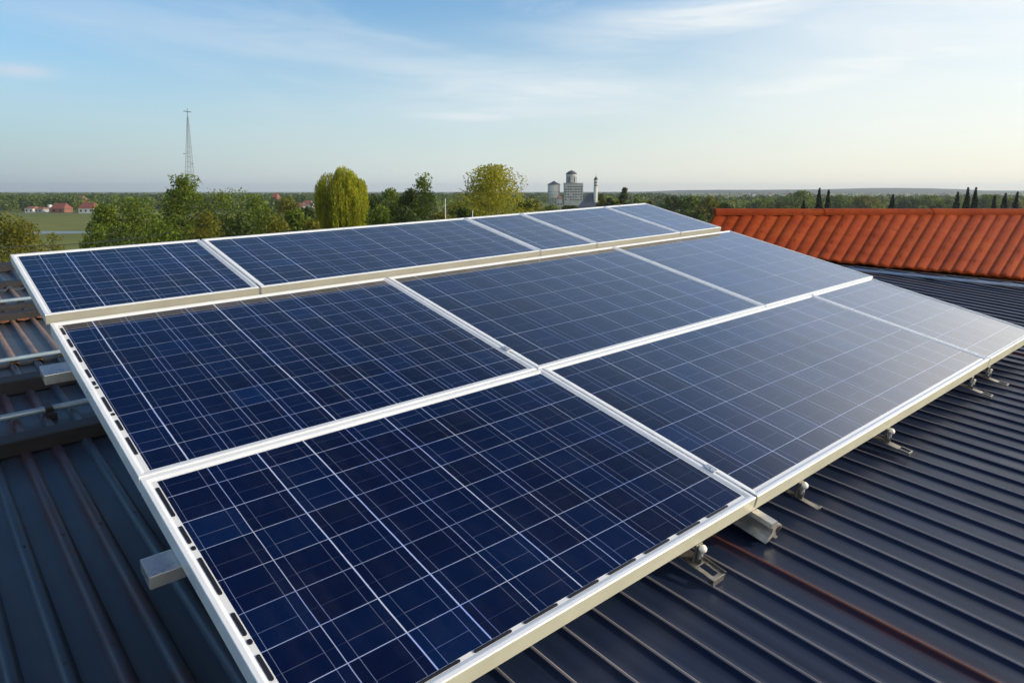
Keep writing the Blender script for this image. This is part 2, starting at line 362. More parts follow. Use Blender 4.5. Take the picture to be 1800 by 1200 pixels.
def seam_roof():
    pitch = 0.1195
    pr = [(0.0, 0.0), (0.005, 0.003), (0.0085, 0.0095), (0.0115, 0.011), (0.0145, 0.0095), (0.018, 0.003), (0.024, 0.0), (0.045, -0.0015), (0.065, 0.0), (0.085, -0.0015), (0.105, -0.001)]
    xs = []
    k0, k1 = int(0.75 / pitch) - 0, int(11.5 / pitch)
    for k in range(k0, k1):
        for a, b in pr: xs.append((k * pitch + a + 0.10, b))
    vs, fs = [], []
    for x, z in xs:
        vs += [(x, -1.6, z), (x, max(-1.5, vback(x)), z)]
    for i in range(len(xs) - 1): fs.append((2 * i, 2 * i + 2, 2 * i + 3, 2 * i + 1))
    o = link('roof', mesh('roof', vs, fs), M_ROOF, bld, B0inv @ roof_mat(0, 0, 0)); o['label'] = 'dark blue standing seam roof at the right of the panels'
    me = o.data; sm = [True] * len(me.polygons); me.polygons.foreach_set('use_smooth', sm)
    es = o.modifiers.new('edges', 'EDGE_SPLIT'); es.split_angle = R(50)
    # slab and side walls under it
    b = MB(); P = [(0.86, -1.6), (11.6, -1.6), (11.6, -1.5)]
    poly = [(0.86, -1.6), (9.4, -1.6), (vbx, 4.3) ] if False else [(0.86, -1.59), (9.45, -1.59), (6.63, 4.3), (0.86, 4.3)]
    n = len(poly); vs = [(x, y, z) for z in (-0.20, -0.012) for x, y in poly]
    b.add(vs, [tuple(range(n))[::-1], tuple(range(n, 2 * n))] + [(i, (i + 1) % n, n + (i + 1) % n, n + i) for i in range(n)])
    b.build('roof_deck', M_BATTEN, bld, B0inv @ roof_mat(0, 0, 0))
seam_roof()

LOW = [-1.6, 4.55, 5.62, 6.15, 7.5, 8.1, 8.8, 10.05]
def ribbed_roof():
    pitch = 0.15; pr = [(0.0, 0.0), (0.012, 0.024), (0.020, 0.028), (0.036, 0.028), (0.044, 0.024), (0.058, 0.0), (0.10, -0.001)]
    for c in range(len(LOW) - 1):
        v0, v1 = LOW[c], LOW[c + 1] + (0.06 if c < len(LOW) - 2 else 0)
        vs, fs = [], []; xs = [(k * pitch + a - 1.5, b) for k in range(0, 31) for a, b in pr]
        off = 0.012 * (c % 2)
        for x, z in xs:
            vs += [(x + off, v0, z + 0.035), (x + off, v0, z + 0.031 - 0.0), (x + off, v1, z * 0.98)]
        for i in range(len(xs) - 1):
            a = 3 * i; fs += [(a, a + 3, a + 5, a + 2), (a + 1, a + 4, a + 3, a)]
        # front lip of the sheet
        k = len(vs)
        for x, z in xs: vs.append((x + off, v0 + 0.001, z + 0.006))
        for i in range(len(xs) - 1): fs.append((3 * i + 1, 3 * i + 4, k + i + 1, k + i)[::-1])
        for sv in ([1.2, 2.5, 3.4, 4.36] if c == 0 else [v1 - 0.22]):
            for q in range(31):
                cx, cy, cz = q * pitch - 1.5 + off + 0.028 + random.uniform(-.002, .002), sv + random.uniform(-.006, .006), 0.0615 - 0.035 * (sv - v0) / (v1 - v0) + 0.001
                k = len(vs); vs += [(cx + 0.0065 * math.cos(a), cy + 0.0065 * math.sin(a), cz + dz) for dz in (-0.006, 0.004) for a in [i * math.pi / 3 for i in range(6)]]
                fs += [(k + i, k + (i + 1) % 6, k + 6 + (i + 1) % 6, k + 6 + i) for i in range(6)] + [tuple(range(k + 6, k + 12))]
        o = link('lower_roof', mesh('lower_roof', vs, fs), M_SUNLIT_ROOF if c in (3, 5) else M_LROOF, bld, B0inv @ low_mat(0, 0, 0), True)
        es = o.modifiers.new('edges', 'EDGE_SPLIT'); es.split_angle = R(40)
        if c == 3: o['label'] = 'ribbed roofing with rusty ribs painted sunlit tan, farther up the lower left'
        if c == 0: o['label'] = 'ribbed blue steel roofing in shade at the lower left'
        if c == 3:
            e = MB()
            for k in range(0, 30): 
                x = k * pitch - 1.5 + off
                e.add([(x + 0.060, v1 - 0.14, 0.036), (x + 0.15, v1 - 0.14, 0.036), (x + 0.15, v1 - 0.02, 0.033), (x + 0.105, v1 - 0.19, 0.038), (x + 0.060, v1 - 0.02, 0.033)], [(0, 3, 1, 2, 4)])
            e.build('orange_patch', M_ORANGE, bld, B0inv @ low_mat(0, 0, 0))  # flat orange patches between the ribs at the course's upper end
ribbed_roof()
for v, hh, wdt, u1 in ((4.52, 0.10, 0.13, 3), (5.56, 0.11, 0.14, 3), (7.52, 0.09, 0.10, 3), (7.86, 0.08, 0.10, 3), (8.9, 0.09, 0.14, 3), (9.95, 0.09, 0.20, 3)):
    b = MB(); b.box(-1.5, u1, v - wdt / 2, v + wdt / 2, 0.012, hh); o = b.build('batten', M_BATTEN, bld, B0inv @ low_mat(0, 0, 0), bevel=0.006)
for v, r_, z_, nm in ((4.93, 0.020, 0.075, 'near'), (6.12, 0.017, 0.075, 'far'), (8.05, 0.018, 0.08, 'top')):
    b = MB(); b.tube((-1.5, v, z_), (2.8, v, z_), r_, n=12); o = b.build('pipe', M_PIPE, None, low_mat(0, 0, 0), True)
    tag(o, {'near': 'pale blue pipe between two dark battens on the lower left roof', 'far': 'pale pipe along the foot of the rusty roof course painted sunlit tan', 'top': 'pale pipe farthest up the lower left roof'}[nm], 'pipe', 'pipes across the lower left roof')
for q in (0.52,):
    b = MB(); b.box(q - .02, q + .02, 4.88, 4.98, 0.028, 0.10); b.box(q - .03, q + .03, 4.84, 4.87, 0.028, 0.07); b.build('pipe_clip', M_BATTEN, None, low_mat(0, 0, 0), bevel=0.004)
    o = bpy.data.objects['pipe_clip']; tag(o, 'dark clip holding the pale blue pipe beside the panels', 'clip')
# walls of the building
def wall_prism(name, poly, ztop_fn, mat, parent, off):
    n = len(poly); vs = [(x - off[0], y - off[1], 0.0) for x, y in poly] + [(x - off[0], y - off[1], ztop_fn(x, y)) for x, y in poly]
    fs = [(i, (i + 1) % n, n + (i + 1) % n, n + i) for i in range(n)] + [tuple(range(n, 2 * n))]
    return link(name, mesh(name, vs, fs), mat, parent)
def rz(h):
    return lambda x, y: 12 + (-h - RN[0] * x - RN[1] * y) / RN[2]
def rp(u, v, h):
    p = CAM + U * u + RD * v - RN * h; return p[0], p[1]
M_WALL = simple('rendered_wall', (0.42, 0.39, 0.34), 0.85, 0, 0.15, 2, 0.2)
wall_prism('wall', [rp(*q, HR) for q in ((0.9, -1.4), (9.2, -1.4), (6.5, 4.15), (0.9, 4.15))], rz(HR + 0.19), M_WALL, bld, (2.5, 2.5))
wall_prism('wall', [rp(*q, HL) for q in ((-1.4, -1.4), (2.9, -1.4), (2.9, 9.9), (-1.4, 9.9))], rz(HL + 0.03), M_WALL, bld, (2.5, 2.5))

# ------------------------------------------------------------------ solar panels
def make_panel(u0, u1, v0, v1, h, label, pu, pv, ou, ov, seed, th=0.055, slots=0, fslots=0, ml=0.012, mf=0.006, lip=0.018, front_shade=None):
    W, L = u1 - u0, v1 - v0
    root = empty('solar_panel', panel_mat(u0, v0, h)); tag(root, label, 'solar panel', 'solar panels of the rooftop array')
    # frame: a closed profile carried round the rectangle
    prof = [(0.0, -th), (0.0, -0.0015), (0.0015, 0.0), (lip * 0.55, 0.0), (lip, -0.004), (lip, -th + 0.012), (0.012, -th + 0.012), (0.012, -th + 0.002), (0.03, -th + 0.002), (0.03, -th)]
    vs, fs = [], []; n = len(prof)
    for cx, cy, sx, sy in ((0, 0, 1, 1), (W, 0, -1, 1), (W, L, -1, -1), (0, L, 1, -1)):
        for a, z in prof: vs.append((cx + sx * a, cy + sy * a, z))
    for c in range(4):
        d = (c + 1) % 4
        for i in range(n):
            j = (i + 1) % n; fs.append((c * n + i, d * n + i, d * n + j, c * n + j))
    fr = link('frame', mesh('frame', vs, fs), M_FRAME, root)
    bm = bmesh.new(); bm.from_mesh(fr.data); bmesh.ops.recalc_face_normals(bm, faces=bm.faces); bm.to_mesh(fr.data); bm.free()
    if front_shade:
        tb = MB(); tb.box(0.001, W - 0.001, -0.0012, 0.0, -th + 0.001, -0.0035); tb.build('shaded_front', front_shade, root)  # thin strip painting the frame's front face darker, as if less lit
    e = 0.0005
    gb = MB(); gb.box(lip + e, W - lip - e, lip + e, L - lip - e, -0.011, -0.0052)
    gl = gb.build('glass', M_GLASS, root)
    for k, v_ in dict(pu=pu, pv=pv, ou=ou - u0, ov=ov - v0, W=W - lip, L=L - lip, seed=float(seed), ml=lip + ml, mf=lip + mf).items(): gl[k] = float(v_)
    bk = MB(); bk.box(0.032, W - 0.032, 0.032, L - 0.032, -0.018, -0.012); bk.build('backing_sheet', M_BLACK, root)
    # black slots along the pale left margin
    rr = random.Random(seed * 5 + 1)
    def slot(x0, x1, y0, y1):
        s = MB(); r = min(x1 - x0, y1 - y0) * 0.45; pts = []
        for (cx, cy, a0) in ((x1 - r, y1 - r, 0), (x0 + r, y1 - r, 90), (x0 + r, y0 + r, 180), (x1 - r, y0 + r, 270)):
            for t in (0, 45, 90): pts.append((cx + r * math.cos(R(a0 + t)), cy + r * math.sin(R(a0 + t))))
        m_ = len(pts); s.add([(x, y, -0.0048) for x, y in pts] + [(x, y, -0.0024) for x, y in pts],
              [tuple(range(m_, 2 * m_))] + [(i, (i + 1) % m_, m_ + (i + 1) % m_, m_ + i) for i in range(m_)])
        s.build('slot', M_BLACK, root)
    if slots:
        y = L - 0.06
        while y > 0.06:
            ln = rr.choice([0.03, 0.07, 0.08, 0.11, 0.15]); x0 = lip + 0.0025
            if y - ln < 0.03: break
            slot(x0, x0 + 0.0095, y - ln, y); y -= ln
            if rr.random() < 0.35:
                y -= 0.014; slot(x0, x0 + 0.011, y - 0.016, y); y -= 0.016
            y -= rr.choice([0.035, 0.05, 0.07])
    if fslots:
        x = 0.12
        while x < W - 0.16:
            ln = pu * 0.74; slot(x, x + ln, lip + 0.003, lip + 0.011); x += pu
    return root
u_1 = [0.398, 2.002, 4.395, 5.29]
u_2 = [0.398, 1.985, 3.86, 5.36]
k3 = 1.265 / 1.3
u_3 = [0.398 * k3, 1.318 * k3, 3.24 * k3, 3.80 * k3, 4.80 * k3, 5.38 * k3]
gp = 0.005
LB1 = ['front left solar panel, nearest and darkest, with black slots down its pale edge',
       'large solar panel in the front row, between the nearest panel and the pale end panel',
       'hazy pale solar panel at the far right end of the front row']
LB2 = ['left solar panel of the middle row with slots along its pale left edge',
       'central solar panel of the middle row behind the front row joint',
       'pale right end solar panel of the middle row, near the red roof']
LB3 = ['left end solar panel of the back row above the lower left roof',
       'widest solar panel of the back row, in front of the willow',
       'narrow solar panel third from left in the back row',
       'solar panel fourth from left in the back row, in front of the church',
       'right end solar panel of the back row beside the red roof ridge']
make_panel(u_1[0] + gp, u_1[1] - gp, 0.835, 1.896, 0, LB1[0], 0.1545, 0.130, 0.582, 0.998, 1, slots=1, fslots=1, ml=0.016, mf=0.014, lip=0.022, front_shade=M_SHADED)
make_panel(u_1[1] + gp, u_1[2] - gp, 0.835, 1.896, 0, LB1[1], 0.185, 0.165, 2.15, 0.97, 2, fslots=0, mf=0.014, lip=0.022, ml=0.006, front_shade=M_SHADED)
make_panel(u_1[2] + gp, u_1[3], 0.835, 1.896, 0, LB1[2], 0.185, 0.165, 4.55, 0.97, 3, lip=0.018, ml=0.006, front_shade=M_SHADED)
make_panel(u_2[0] + gp, u_2[1] - gp, 1.906, 3.150, 0, LB2[0], 0.124, 0.126, 0.549, 2.04, 4, slots=1, ml=0.016, lip=0.022)
make_panel(u_2[1] + gp, u_2[2] - gp, 1.906, 3.150, 0, LB2[1], 0.20, 0.185, 2.15, 2.06, 5, lip=0.022, ml=0.006)
make_panel(u_2[2] + gp, u_2[3], 1.906, 3.150, 0, LB2[2], 0.25, 0.185, 4.06, 2.06, 6, lip=0.018, ml=0.006)
for i in range(5):
    make_panel(u_3[i] + gp, u_3[i + 1] - (gp if i < 4 else 0), 3.158, 3.988, 0.035, LB3[i], (0.112, 0.155, 0.17, 0.19, 0.2)[i], (0.083, 0.10, 0.11, 0.13, 0.13)[i], (0.505, 1.44, 3.25, 3.8, 4.8)[i], 3.23, 7 + i, th=0.045, lip=0.02, ml=0.008, front_shade=M_SHADED2)

# rails across under the rows and rails up the slope under the joints
MF = empty('mounting_frame', panel_mat(0.4, 0.8, -0.1)); tag(MF, 'aluminium mounting frame carrying the solar panels', 'mounting frame')
MFI = panel_mat(0.4, 0.8, -0.1).inverted()
def rail_u(v0, v1, u0, u1, top, hgt, label):
    b = MB(); b.box(0, u1 - u0, 0, v1 - v0, -hgt, 0); o = b.build('mounting_rail', M_RAIL, MF, MFI @ panel_mat(u0, v0, top), bevel=0.003); o['label'] = label
    return o
rail_u(1.545, 1.625, 0.325, 5.2, -0.057, 0.042, 'square rail end sticking out left under the nearest panel')
rail_u(2.795, 2.885, 0.315, 5.3, -0.057, 0.042, 'square rail end sticking out left under the middle row')
# extruded rail with a looped nose below the front joint
def nose_rail(u, label, v0=0.755, v1=1.5):
    prof = [(-0.006, 0.0), (0.010, 0.0), (0.014, -0.014), (0.024, -0.020)]
    for t in np.linspace(100, -100, 9): prof.append((0.022 + 0.013 * math.cos(R(t)), -0.034 + 0.013 * math.sin(R(t))))
    prof += [(0.020, -0.050), (0.032, -0.066), (0.026, -0.069), (0.012, -0.052), (-0.004, -0.062), (-0.010, -0.060), (-0.004, -0.046), (0.004, -0.036), (0.002, -0.018), (-0.008, -0.012)]
    prof = [((a - 0.012) * 1.7, b * 1.25) for a, b in prof]
    n = len(prof); ys = (0.0, 0.012, v1 - v0)
    vs = [(x * 1.2, y, z) for y in ys for x, z in prof]
    fs = [(j * n + i, j * n + (i + 1) % n, (j + 1) * n + (i + 1) % n, (j + 1) * n + i) for j in range(2) for i in range(n)] + [tuple(range(n))]
    r = link('support_rail', mesh('support_rail', vs, fs), M_NOSE, MF, MFI @ panel_mat(u, v0, -0.0565)); r['label'] = label
    b = MB(); b.tube((0.0204, -0.003, -0.0425), (0.0204, 0.006, -0.0425), 0.0125, n=14); b.build('rail_bore', M_BLACK, r)
nose_rail(2.03, 'looped steel rail end poking out below the first front joint')

def hook(u, kind, label):
    r = empty('roof_hook', panel_mat(u, 0.742, -0.116)); tag(r, label, 'roof hook', 'hooks under the front edge of the array')
    p = MB(); wd = 0.03
    if kind == 'slotted':
        p.box(-wd, wd, 0.065, 0.20, -0.004, 0); p.box(-wd, -0.012, 0.0125, 0.065, -0.004, 0); p.box(0.014, wd, 0.0125, 0.065, -0.004, 0)
        p.box(-wd, wd, 0, 0.0125, -0.004, 0); p.box(-wd, wd, -0.003, 0, -0.024, 0.001); p.box(wd, wd + 0.003, -0.003, 0.08, -0.004, 0.008)
    elif kind == 'plain':
        p.box(-0.012, 0.012, 0.0, 0.20, -0.004, 0); p.box(-0.012, 0.012, -0.003, 0.0, -0.002, 0.008)
    else:
        p.box(-0.02, 0.02, 0.02, 0.20, -0.004, 0); p.box(-0.02, -0.014, -0.02, 0.02, -0.004, 0.004); p.box(0.014, 0.02, -0.02, 0.02, -0.004, 0.004); p.box(-0.02, 0.02, -0.026, -0.02, -0.008, 0.004)
    p.build('hook_plate', M_STEEL, r, bevel=0.0012)
    s = MB(); s.box(-0.016, 0.016, 0.086, 0.091, 0.001, 0.062); s.box(-0.003, 0.003, 0.066, 0.086, 0.001, 0.03); s.build('upright', M_STEEL, r, bevel=0.001)
    if kind != 'end':
        b = MB(); b.tube((0, 0.076, 0.018), (0, 0.076, 0.05), 0.0085, n=10); b.build('bolt_shank', M_RAIL, r, smooth=False)
        b = MB(); b.lathe([(0.0005, 0.066), (0.008, 0.0645), (0.0125, 0.059), (0.0135, 0.052), (0.011, 0.0465), (0.0005, 0.046)], 16, (0, 0.074, 0)); b.build('bolt_cap', M_BOLT, r, smooth=True)
    else:
        b = MB(); b.tube((0, 0.078, 0.012), (0, 0.074, 0.052), 0.006, n=8); b.build('bolt_shank', M_BOLT, r)
    return r
hook(1.69, 'slotted', 'slotted hook plate with white bolt cap below the nearest panel')
hook(2.325, 'plain', 'narrow hook with white bolt cap just right of the first front joint')
hook(3.09, 'loop', 'bent hook with white bolt head under the middle of the second front panel')
hook(4.16, 'end', 'small hook under the right end of the second front panel')
hook(4.43, 'end', 'small hook right under the second front joint')
# dark joiner clips in the front and step edges
def clip(u, v, h, d, label):
    b = MB(); b.box(-0.0045, 0.0045, -0.0015, 0.06, -d, -0.003); o = b.build('joint_clamp', M_STEEL, None, panel_mat(u, v, h)); tag(o, label, 'clamp', 'dark clamps in the panel joints')
clip(2.002, 0.835, 0, 0.055, 'dark clamp between the nearest panel and the second front panel')
clip(4.395, 0.835, 0, 0.055, 'dark clamp at the last front joint on the right')
for i, t in zip(range(1, 5), ('first', 'second', 'third', 'fourth')):
    clip(u_3[i], 3.158, 0.035, 0.03, 'dark clamp at the foot of the %s joint from left in the back row' % t)
def mid_clamp(u, v, label):
    r = empty('mid_clamp', panel_mat(u, v, 0.0)); tag(r, label, 'clamp', 'bolted clamps across the joints between panels')
    b = MB(); b.box(-0.013, 0.013, -0.022, 0.022, 0.0012, 0.0045); b.box(-0.0035, 0.0035, -0.022, 0.022, -0.02, 0.0014); b.build('clamp_plate', M_RAIL, r, bevel=0.001)
    b = MB(); b.tube((0, 0, 0.0043), (0, 0, 0.0062), 0.0045, n=6); b.build('bolt', M_RAIL, r)
for u, v, lb in ((2.002, 1.02, 'clamp on the joint of the front row near its lower right corner'), (1.985, 2.12, 'clamp on the joint between the first two middle row panels')):
    mid_clamp(u, v, lb)
# legs lifting the back of the array, on the roof below
def leg(u, v, label):
    top = CAM + U * u + V * v + N * (-H - 0.05 + (0.035 if v > 3.15 else 0)); hgt = (top - CAM) @ RN + HR
    b = MB(); b.box(-0.02, 0.02, -0.02, 0.02, -hgt + 0.004, -0.006); r = b.build('leg', M_RAIL, MF, MFI @ frame(U, RD, RN, top))
    b = MB(); b.box(-0.05, 0.05, -0.05, 0.05, -hgt - 0.002, -hgt + 0.004); b.build('foot', M_STEEL, r)
for u in (1.1, 2.6, 4.0, 5.1):
    leg(u, 3.9, 'aluminium leg under the back edge of the array')
# white strip seen at the left where rows overlap
# ------------------------------------------------------------------ the red tiled house on the right
def tile_house():
    base = at(1650, 470, 8.0); ox, oy = float(base[0]), float(base[1])
    root = empty('tiled_house', loc=(ox, oy, 0)); tag(root, 'neighbouring house with red corrugated tile roof behind the dark roof', 'house')
    O = np.array([ox, oy, 0])
    def ridge(r): return at(r, 374.5, 8.6)
    def eave(r):
        e = r - 60 if False else r
        for _ in range(6): ye = 459 + 0.094 * (e - 1453); e = r - 0.58 * (ye - 371)
        ye = 459 + 0.094 * (e - 1453); return at(e, ye, 7.52 - 0.0021 * (e - 1453))
    m, nt = new_mat('clay_tiles'); oc = objc(nt)
    n = nt.noise(oc, 2.2, 5, 0.6); n2 = nt.noise(oc, 16, 4, 0.7)
    sx = nt.noise(nt.comb(*[nt.math('MULTIPLY', q, s) for q, s in zip(nt.sep(oc), (7.0, 26.0, 26.0))]), 1.0, 2)
    c = nt.ramp(n, [(0.25, (0.26, 0.034, 0.006)), (0.5, (0.34, 0.050, 0.008)), (0.75, (0.41, 0.075, 0.012))])
    c = nt.mix(nt.rng(n2, 0.45, 0.75, 0, 0.55), c, (0.20, 0.028, 0.010))
    c = nt.mix(nt.rng(sx, 0.69, 0.74, 0, 0.8), c, (0.05, 0.018, 0.01))
    finish(nt, c, 0.8, 0, 0.15, bump(nt, n2, 0.25, 0.01))
    r0, r1 = 1259, 2300; nper = 22.5; ns = int((r1 - r0) / nper * 10); NT_ = 37
    vs, fs = [], []
    for j in range(NT_):
        t = j / (NT_ - 1)
        for i in range(ns + 1):
            r = r0 + (r1 - r0) * i / ns; a, b = ridge(r), eave(r); p = a + (b - a) * t
            ph = (i / 10.0) % 1.0; hgt = 0.012 * (abs(math.sin(math.pi * ph ** 0.8)) ** 0.85)
            stp = 0.007 * ((t * 6 + 0.08 * math.sin(i * 0.21)) % 1.0)
            jit = 0.004 * math.sin(i * 0.173 + 2.3) + 0.003 * math.sin(t * 9 + i * 0.05)
            vs.append(tuple(p + np.array([0, -0.28, 0.95]) * (hgt + stp + jit) - O))
    for j in range(NT_ - 1):
        for i in range(ns): a = j * (ns + 1) + i; fs.append((a, a + ns + 1, a + ns + 2, a + 1))
    o = link('roof', mesh('roof', vs, fs), m, root, smooth=True); sl = o.modifiers.new('thick', 'SOLIDIFY'); sl.thickness = 0.014; sl.offset = -1
    # far slope
    b = MB(); A, B = ridge(r0), ridge(r1); bk = np.array([0, 2.6, -1.2])
    b.add([A - O + (0, .02, -.01), B - O + (0, .02, -.01), B - O + bk, A - O + bk], [(0, 1, 2, 3)]); b.build('roof', m, root)
    # ridge caps
    x0, x1 = A[0] - 0.02, B[0]; k = 0; x = x0
    while x < x1:
        ln = 1.30; cb = MB(); n = 9; dz = 0.0012 * random.uniform(-1, 1)
        zc = A[2] + 0.012 + dz
        vs = []
        for xx, rr in ((x, 0.088), (min(x + ln + 0.03, x1), 0.083)):
            for i in range(n): t = math.pi * i / (n - 1); vs.append((xx - ox, A[1] + 0.0 - rr * math.cos(t) - oy, zc - 0.036 + rr * math.sin(t) * 0.9))
        cb.add(vs, [(i, i + 1, n + i + 1, n + i) for i in range(n - 1)] + [tuple(range(n))[::-1]])
        cb.build('ridge_cap', m, root, smooth=False); x += ln
    # end verge, walls, eave board
    def sh(p, dy=0.16, dz=-0.10): return p + np.array([0.02, dy, dz])
    a, b_, c_, d_ = eave(r0 + 20), eave(r1), ridge(r1), ridge(r0 + 20)
    poly = [(q[0], q[1]) for q in (sh(a), sh(b_), c_ + np.array([0, 2.3, 0]), d_ + np.array([0, 2.3, 0]))]
    wv = [(x - ox, y - oy, 0) for x, y in poly]
    tops = [(sh(a) - O), (sh(b_) - O), (c_ + np.array([0, 2.3, -1.2]) - O), (d_ + np.array([0, 2.3, -1.2]) - O)]
    ga, gb_ = d_ - O + np.array([0, 0, -0.09]), c_ - O + np.array([0, 0, -0.09])
    vv = wv + [tuple(q) for q in tops] + [tuple(ga), tuple(gb_)]
    link('wall', mesh('wall', vv, [(0, 1, 5, 4), (1, 2, 6, 9, 5), (2, 3, 7, 6), (3, 0, 4, 8, 7)]), M_WALL, root)
    f = MB(); ea, eb = sh(eave(r0), 0.05, -0.03) - O, sh(eave(r1), 0.05, -0.03) - O
    f.add([ea, eb, eb - (0, 0, .10), ea - (0, 0, .10), ea + (0, .05, 0), eb + (0, .05, 0), eb + (0, .05, -.1), ea + (0, .05, -.1)], [(0, 1, 2, 3)[::-1], (4, 5, 6, 7), (0, 4, 5, 1)[::-1], (3, 2, 6, 7)[::-1]])
    f.build('eave_board', M_BATTEN, root)
    # slim gutter pipe on brackets in front of the eave
    g1 = MB(); p, q = at(1440, 468, 7.10) - O, at(2300, 553, 5.34) - O
    g1.tube(p, q, 0.015, n=10); gt = g1.build('gutter', M_GUT, root, smooth=True)
    for px in (1607, 1905):
        y0 = 468 + (px - 1440) * 0.0988; dep = 7.10 - (px - 1440) / 860 * 1.76
        c = at(px, y0, dep) - O; bb = MB(); zr = rz(HR)(c[0] + ox, c[1] + oy)
        bb.box(c[0] - 0.016, c[0] + 0.016, c[1] - 0.008, c[1] + 0.004, zr - 0.02, c[2] - 0.012); bb.box(c[0] - 0.035, c[0] + 0.035, c[1] - 0.03, c[1] + 0.0, zr - 0.02, zr + 0.006)
        bb.build('gutter_bracket', M_GUT, gt)
tile_house()

# ------------------------------------------------------------------ vegetation
def leaf_mat(name, c0, c1, c2, trans=0.35):
    m, nt = new_mat(name); geo = nt.node('ShaderNodeNewGeometry'); oc = objc(nt)
    n = nt.noise(oc, 0.55, 3); c = nt.ramp(geo.outputs['Random Per Island'], [(0.0, c0), (0.5, c1), (1.0, c2)])
    c = nt.mix(nt.rng(n, 0.35, 0.65, 0, 0.6), c, tuple(0.6 * a for a in c0))
    d = nt.node('ShaderNodeBsdfPrincipled'); nt.put(d.inputs['Base Color'], c); d.inputs['Roughness'].default_value = 0.6; d.inputs['Specular IOR Level'].default_value = 0.25
    t = nt.node('ShaderNodeBsdfTranslucent'); nt.put(t.inputs[0], c)
    mx = nt.node('ShaderNodeMixShader'); mx.inputs[0].default_value = trans
    nt.l.new(d.outputs[0], mx.inputs[1]); nt.l.new(t.outputs[0], mx.inputs[2])
    o = nt.node('ShaderNodeOutputMaterial'); nt.l.new(mx.outputs[0], o.inputs[0]); return m
LEAF = {
 'green': leaf_mat('leaves_green', (0.101, 0.155, 0.016), (0.169, 0.236, 0.024), (0.257, 0.311, 0.038), 0.4),
 'olive': leaf_mat('leaves_olive', (0.135, 0.149, 0.019), (0.209, 0.209, 0.027), (0.284, 0.257, 0.038), 0.4),
 'yellow': leaf_mat('leaves_yellow', (0.257, 0.284, 0.019), (0.405, 0.392, 0.027), (0.567, 0.486, 0.041), 0.45),
 'willow': leaf_mat('leaves_willow', (0.26, 0.31, 0.015), (0.42, 0.43, 0.018), (0.58, 0.54, 0.026), 0.45),
 'dark': leaf_mat('leaves_dark', (0.047, 0.074, 0.016), (0.074, 0.115, 0.022), (0.115, 0.149, 0.030), 0.3),
 'cypress': leaf_mat('leaves_cypress', (0.008, 0.016, 0.008), (0.014, 0.026, 0.012), (0.022, 0.036, 0.015), 0.1),
}
M_BARK = simple('bark', (0.12, 0.095, 0.07), 0.9, 0, 0.3, 3, 0.4)
def leaves_mesh(name, P, size, droop=0.0, rng=RG):
    n = len(P); a = rng.normal(size=(n, 3)); a /= np.linalg.norm(a, axis=1)[:, None]
    if droop: a = a * (1 - droop) + np.array([0, 0, -1.0]) * droop; a /= np.linalg.norm(a, axis=1)[:, None]
    b = np.cross(a, rng.normal(size=(n, 3))); b /= np.linalg.norm(b, axis=1)[:, None]
    s = (size * rng.uniform(0.6, 1.3, n))[:, None]; wd = 0.5 if not droop else 0.28
    vs = np.stack([P - a * s, P + b * s * wd, P + a * s, P - b * s * wd], 1).reshape(-1, 3)
    me = bpy.data.meshes.new(name); me.vertices.add(4 * n); me.vertices.foreach_set('co', vs.astype(np.float32).ravel())
    me.loops.add(4 * n); me.loops.foreach_set('vertex_index', np.arange(4 * n, dtype=np.int32))
    me.polygons.add(n); me.polygons.foreach_set('loop_start', np.arange(0, 4 * n, 4, dtype=np.int32))
    me.update(calc_edges=True); me.validate(); return me
def trunk_mesh(Ht, r, limbs, rng, rc):
    b = MB(); pts = [np.array([0, 0, 0.0])]; n = 6
    for i in range(1, n + 1): pts.append(np.array([rng.normal() * 0.02 * Ht * i / n, rng.normal() * 0.02 * Ht * i / n, Ht * 0.86 * i / n]))
    for i in range(n): b.tube(pts[i], pts[i + 1], r * (1 - 0.8 * i / n), r * (1 - 0.8 * (i + 1) / n), 8, False)
    for _ in range(limbs):
        t = rng.uniform(0.3, 0.95); p = pts[min(n - 1, int(t * n))]; an = rng.uniform(0, 6.28); q = p + np.array([math.cos(an) * rc * 0.7, math.sin(an) * rc * 0.7, Ht * rng.uniform(0.06, 0.16)])
        b.tube(p, q, r * 0.3, r * 0.08, 5, False)
    return b
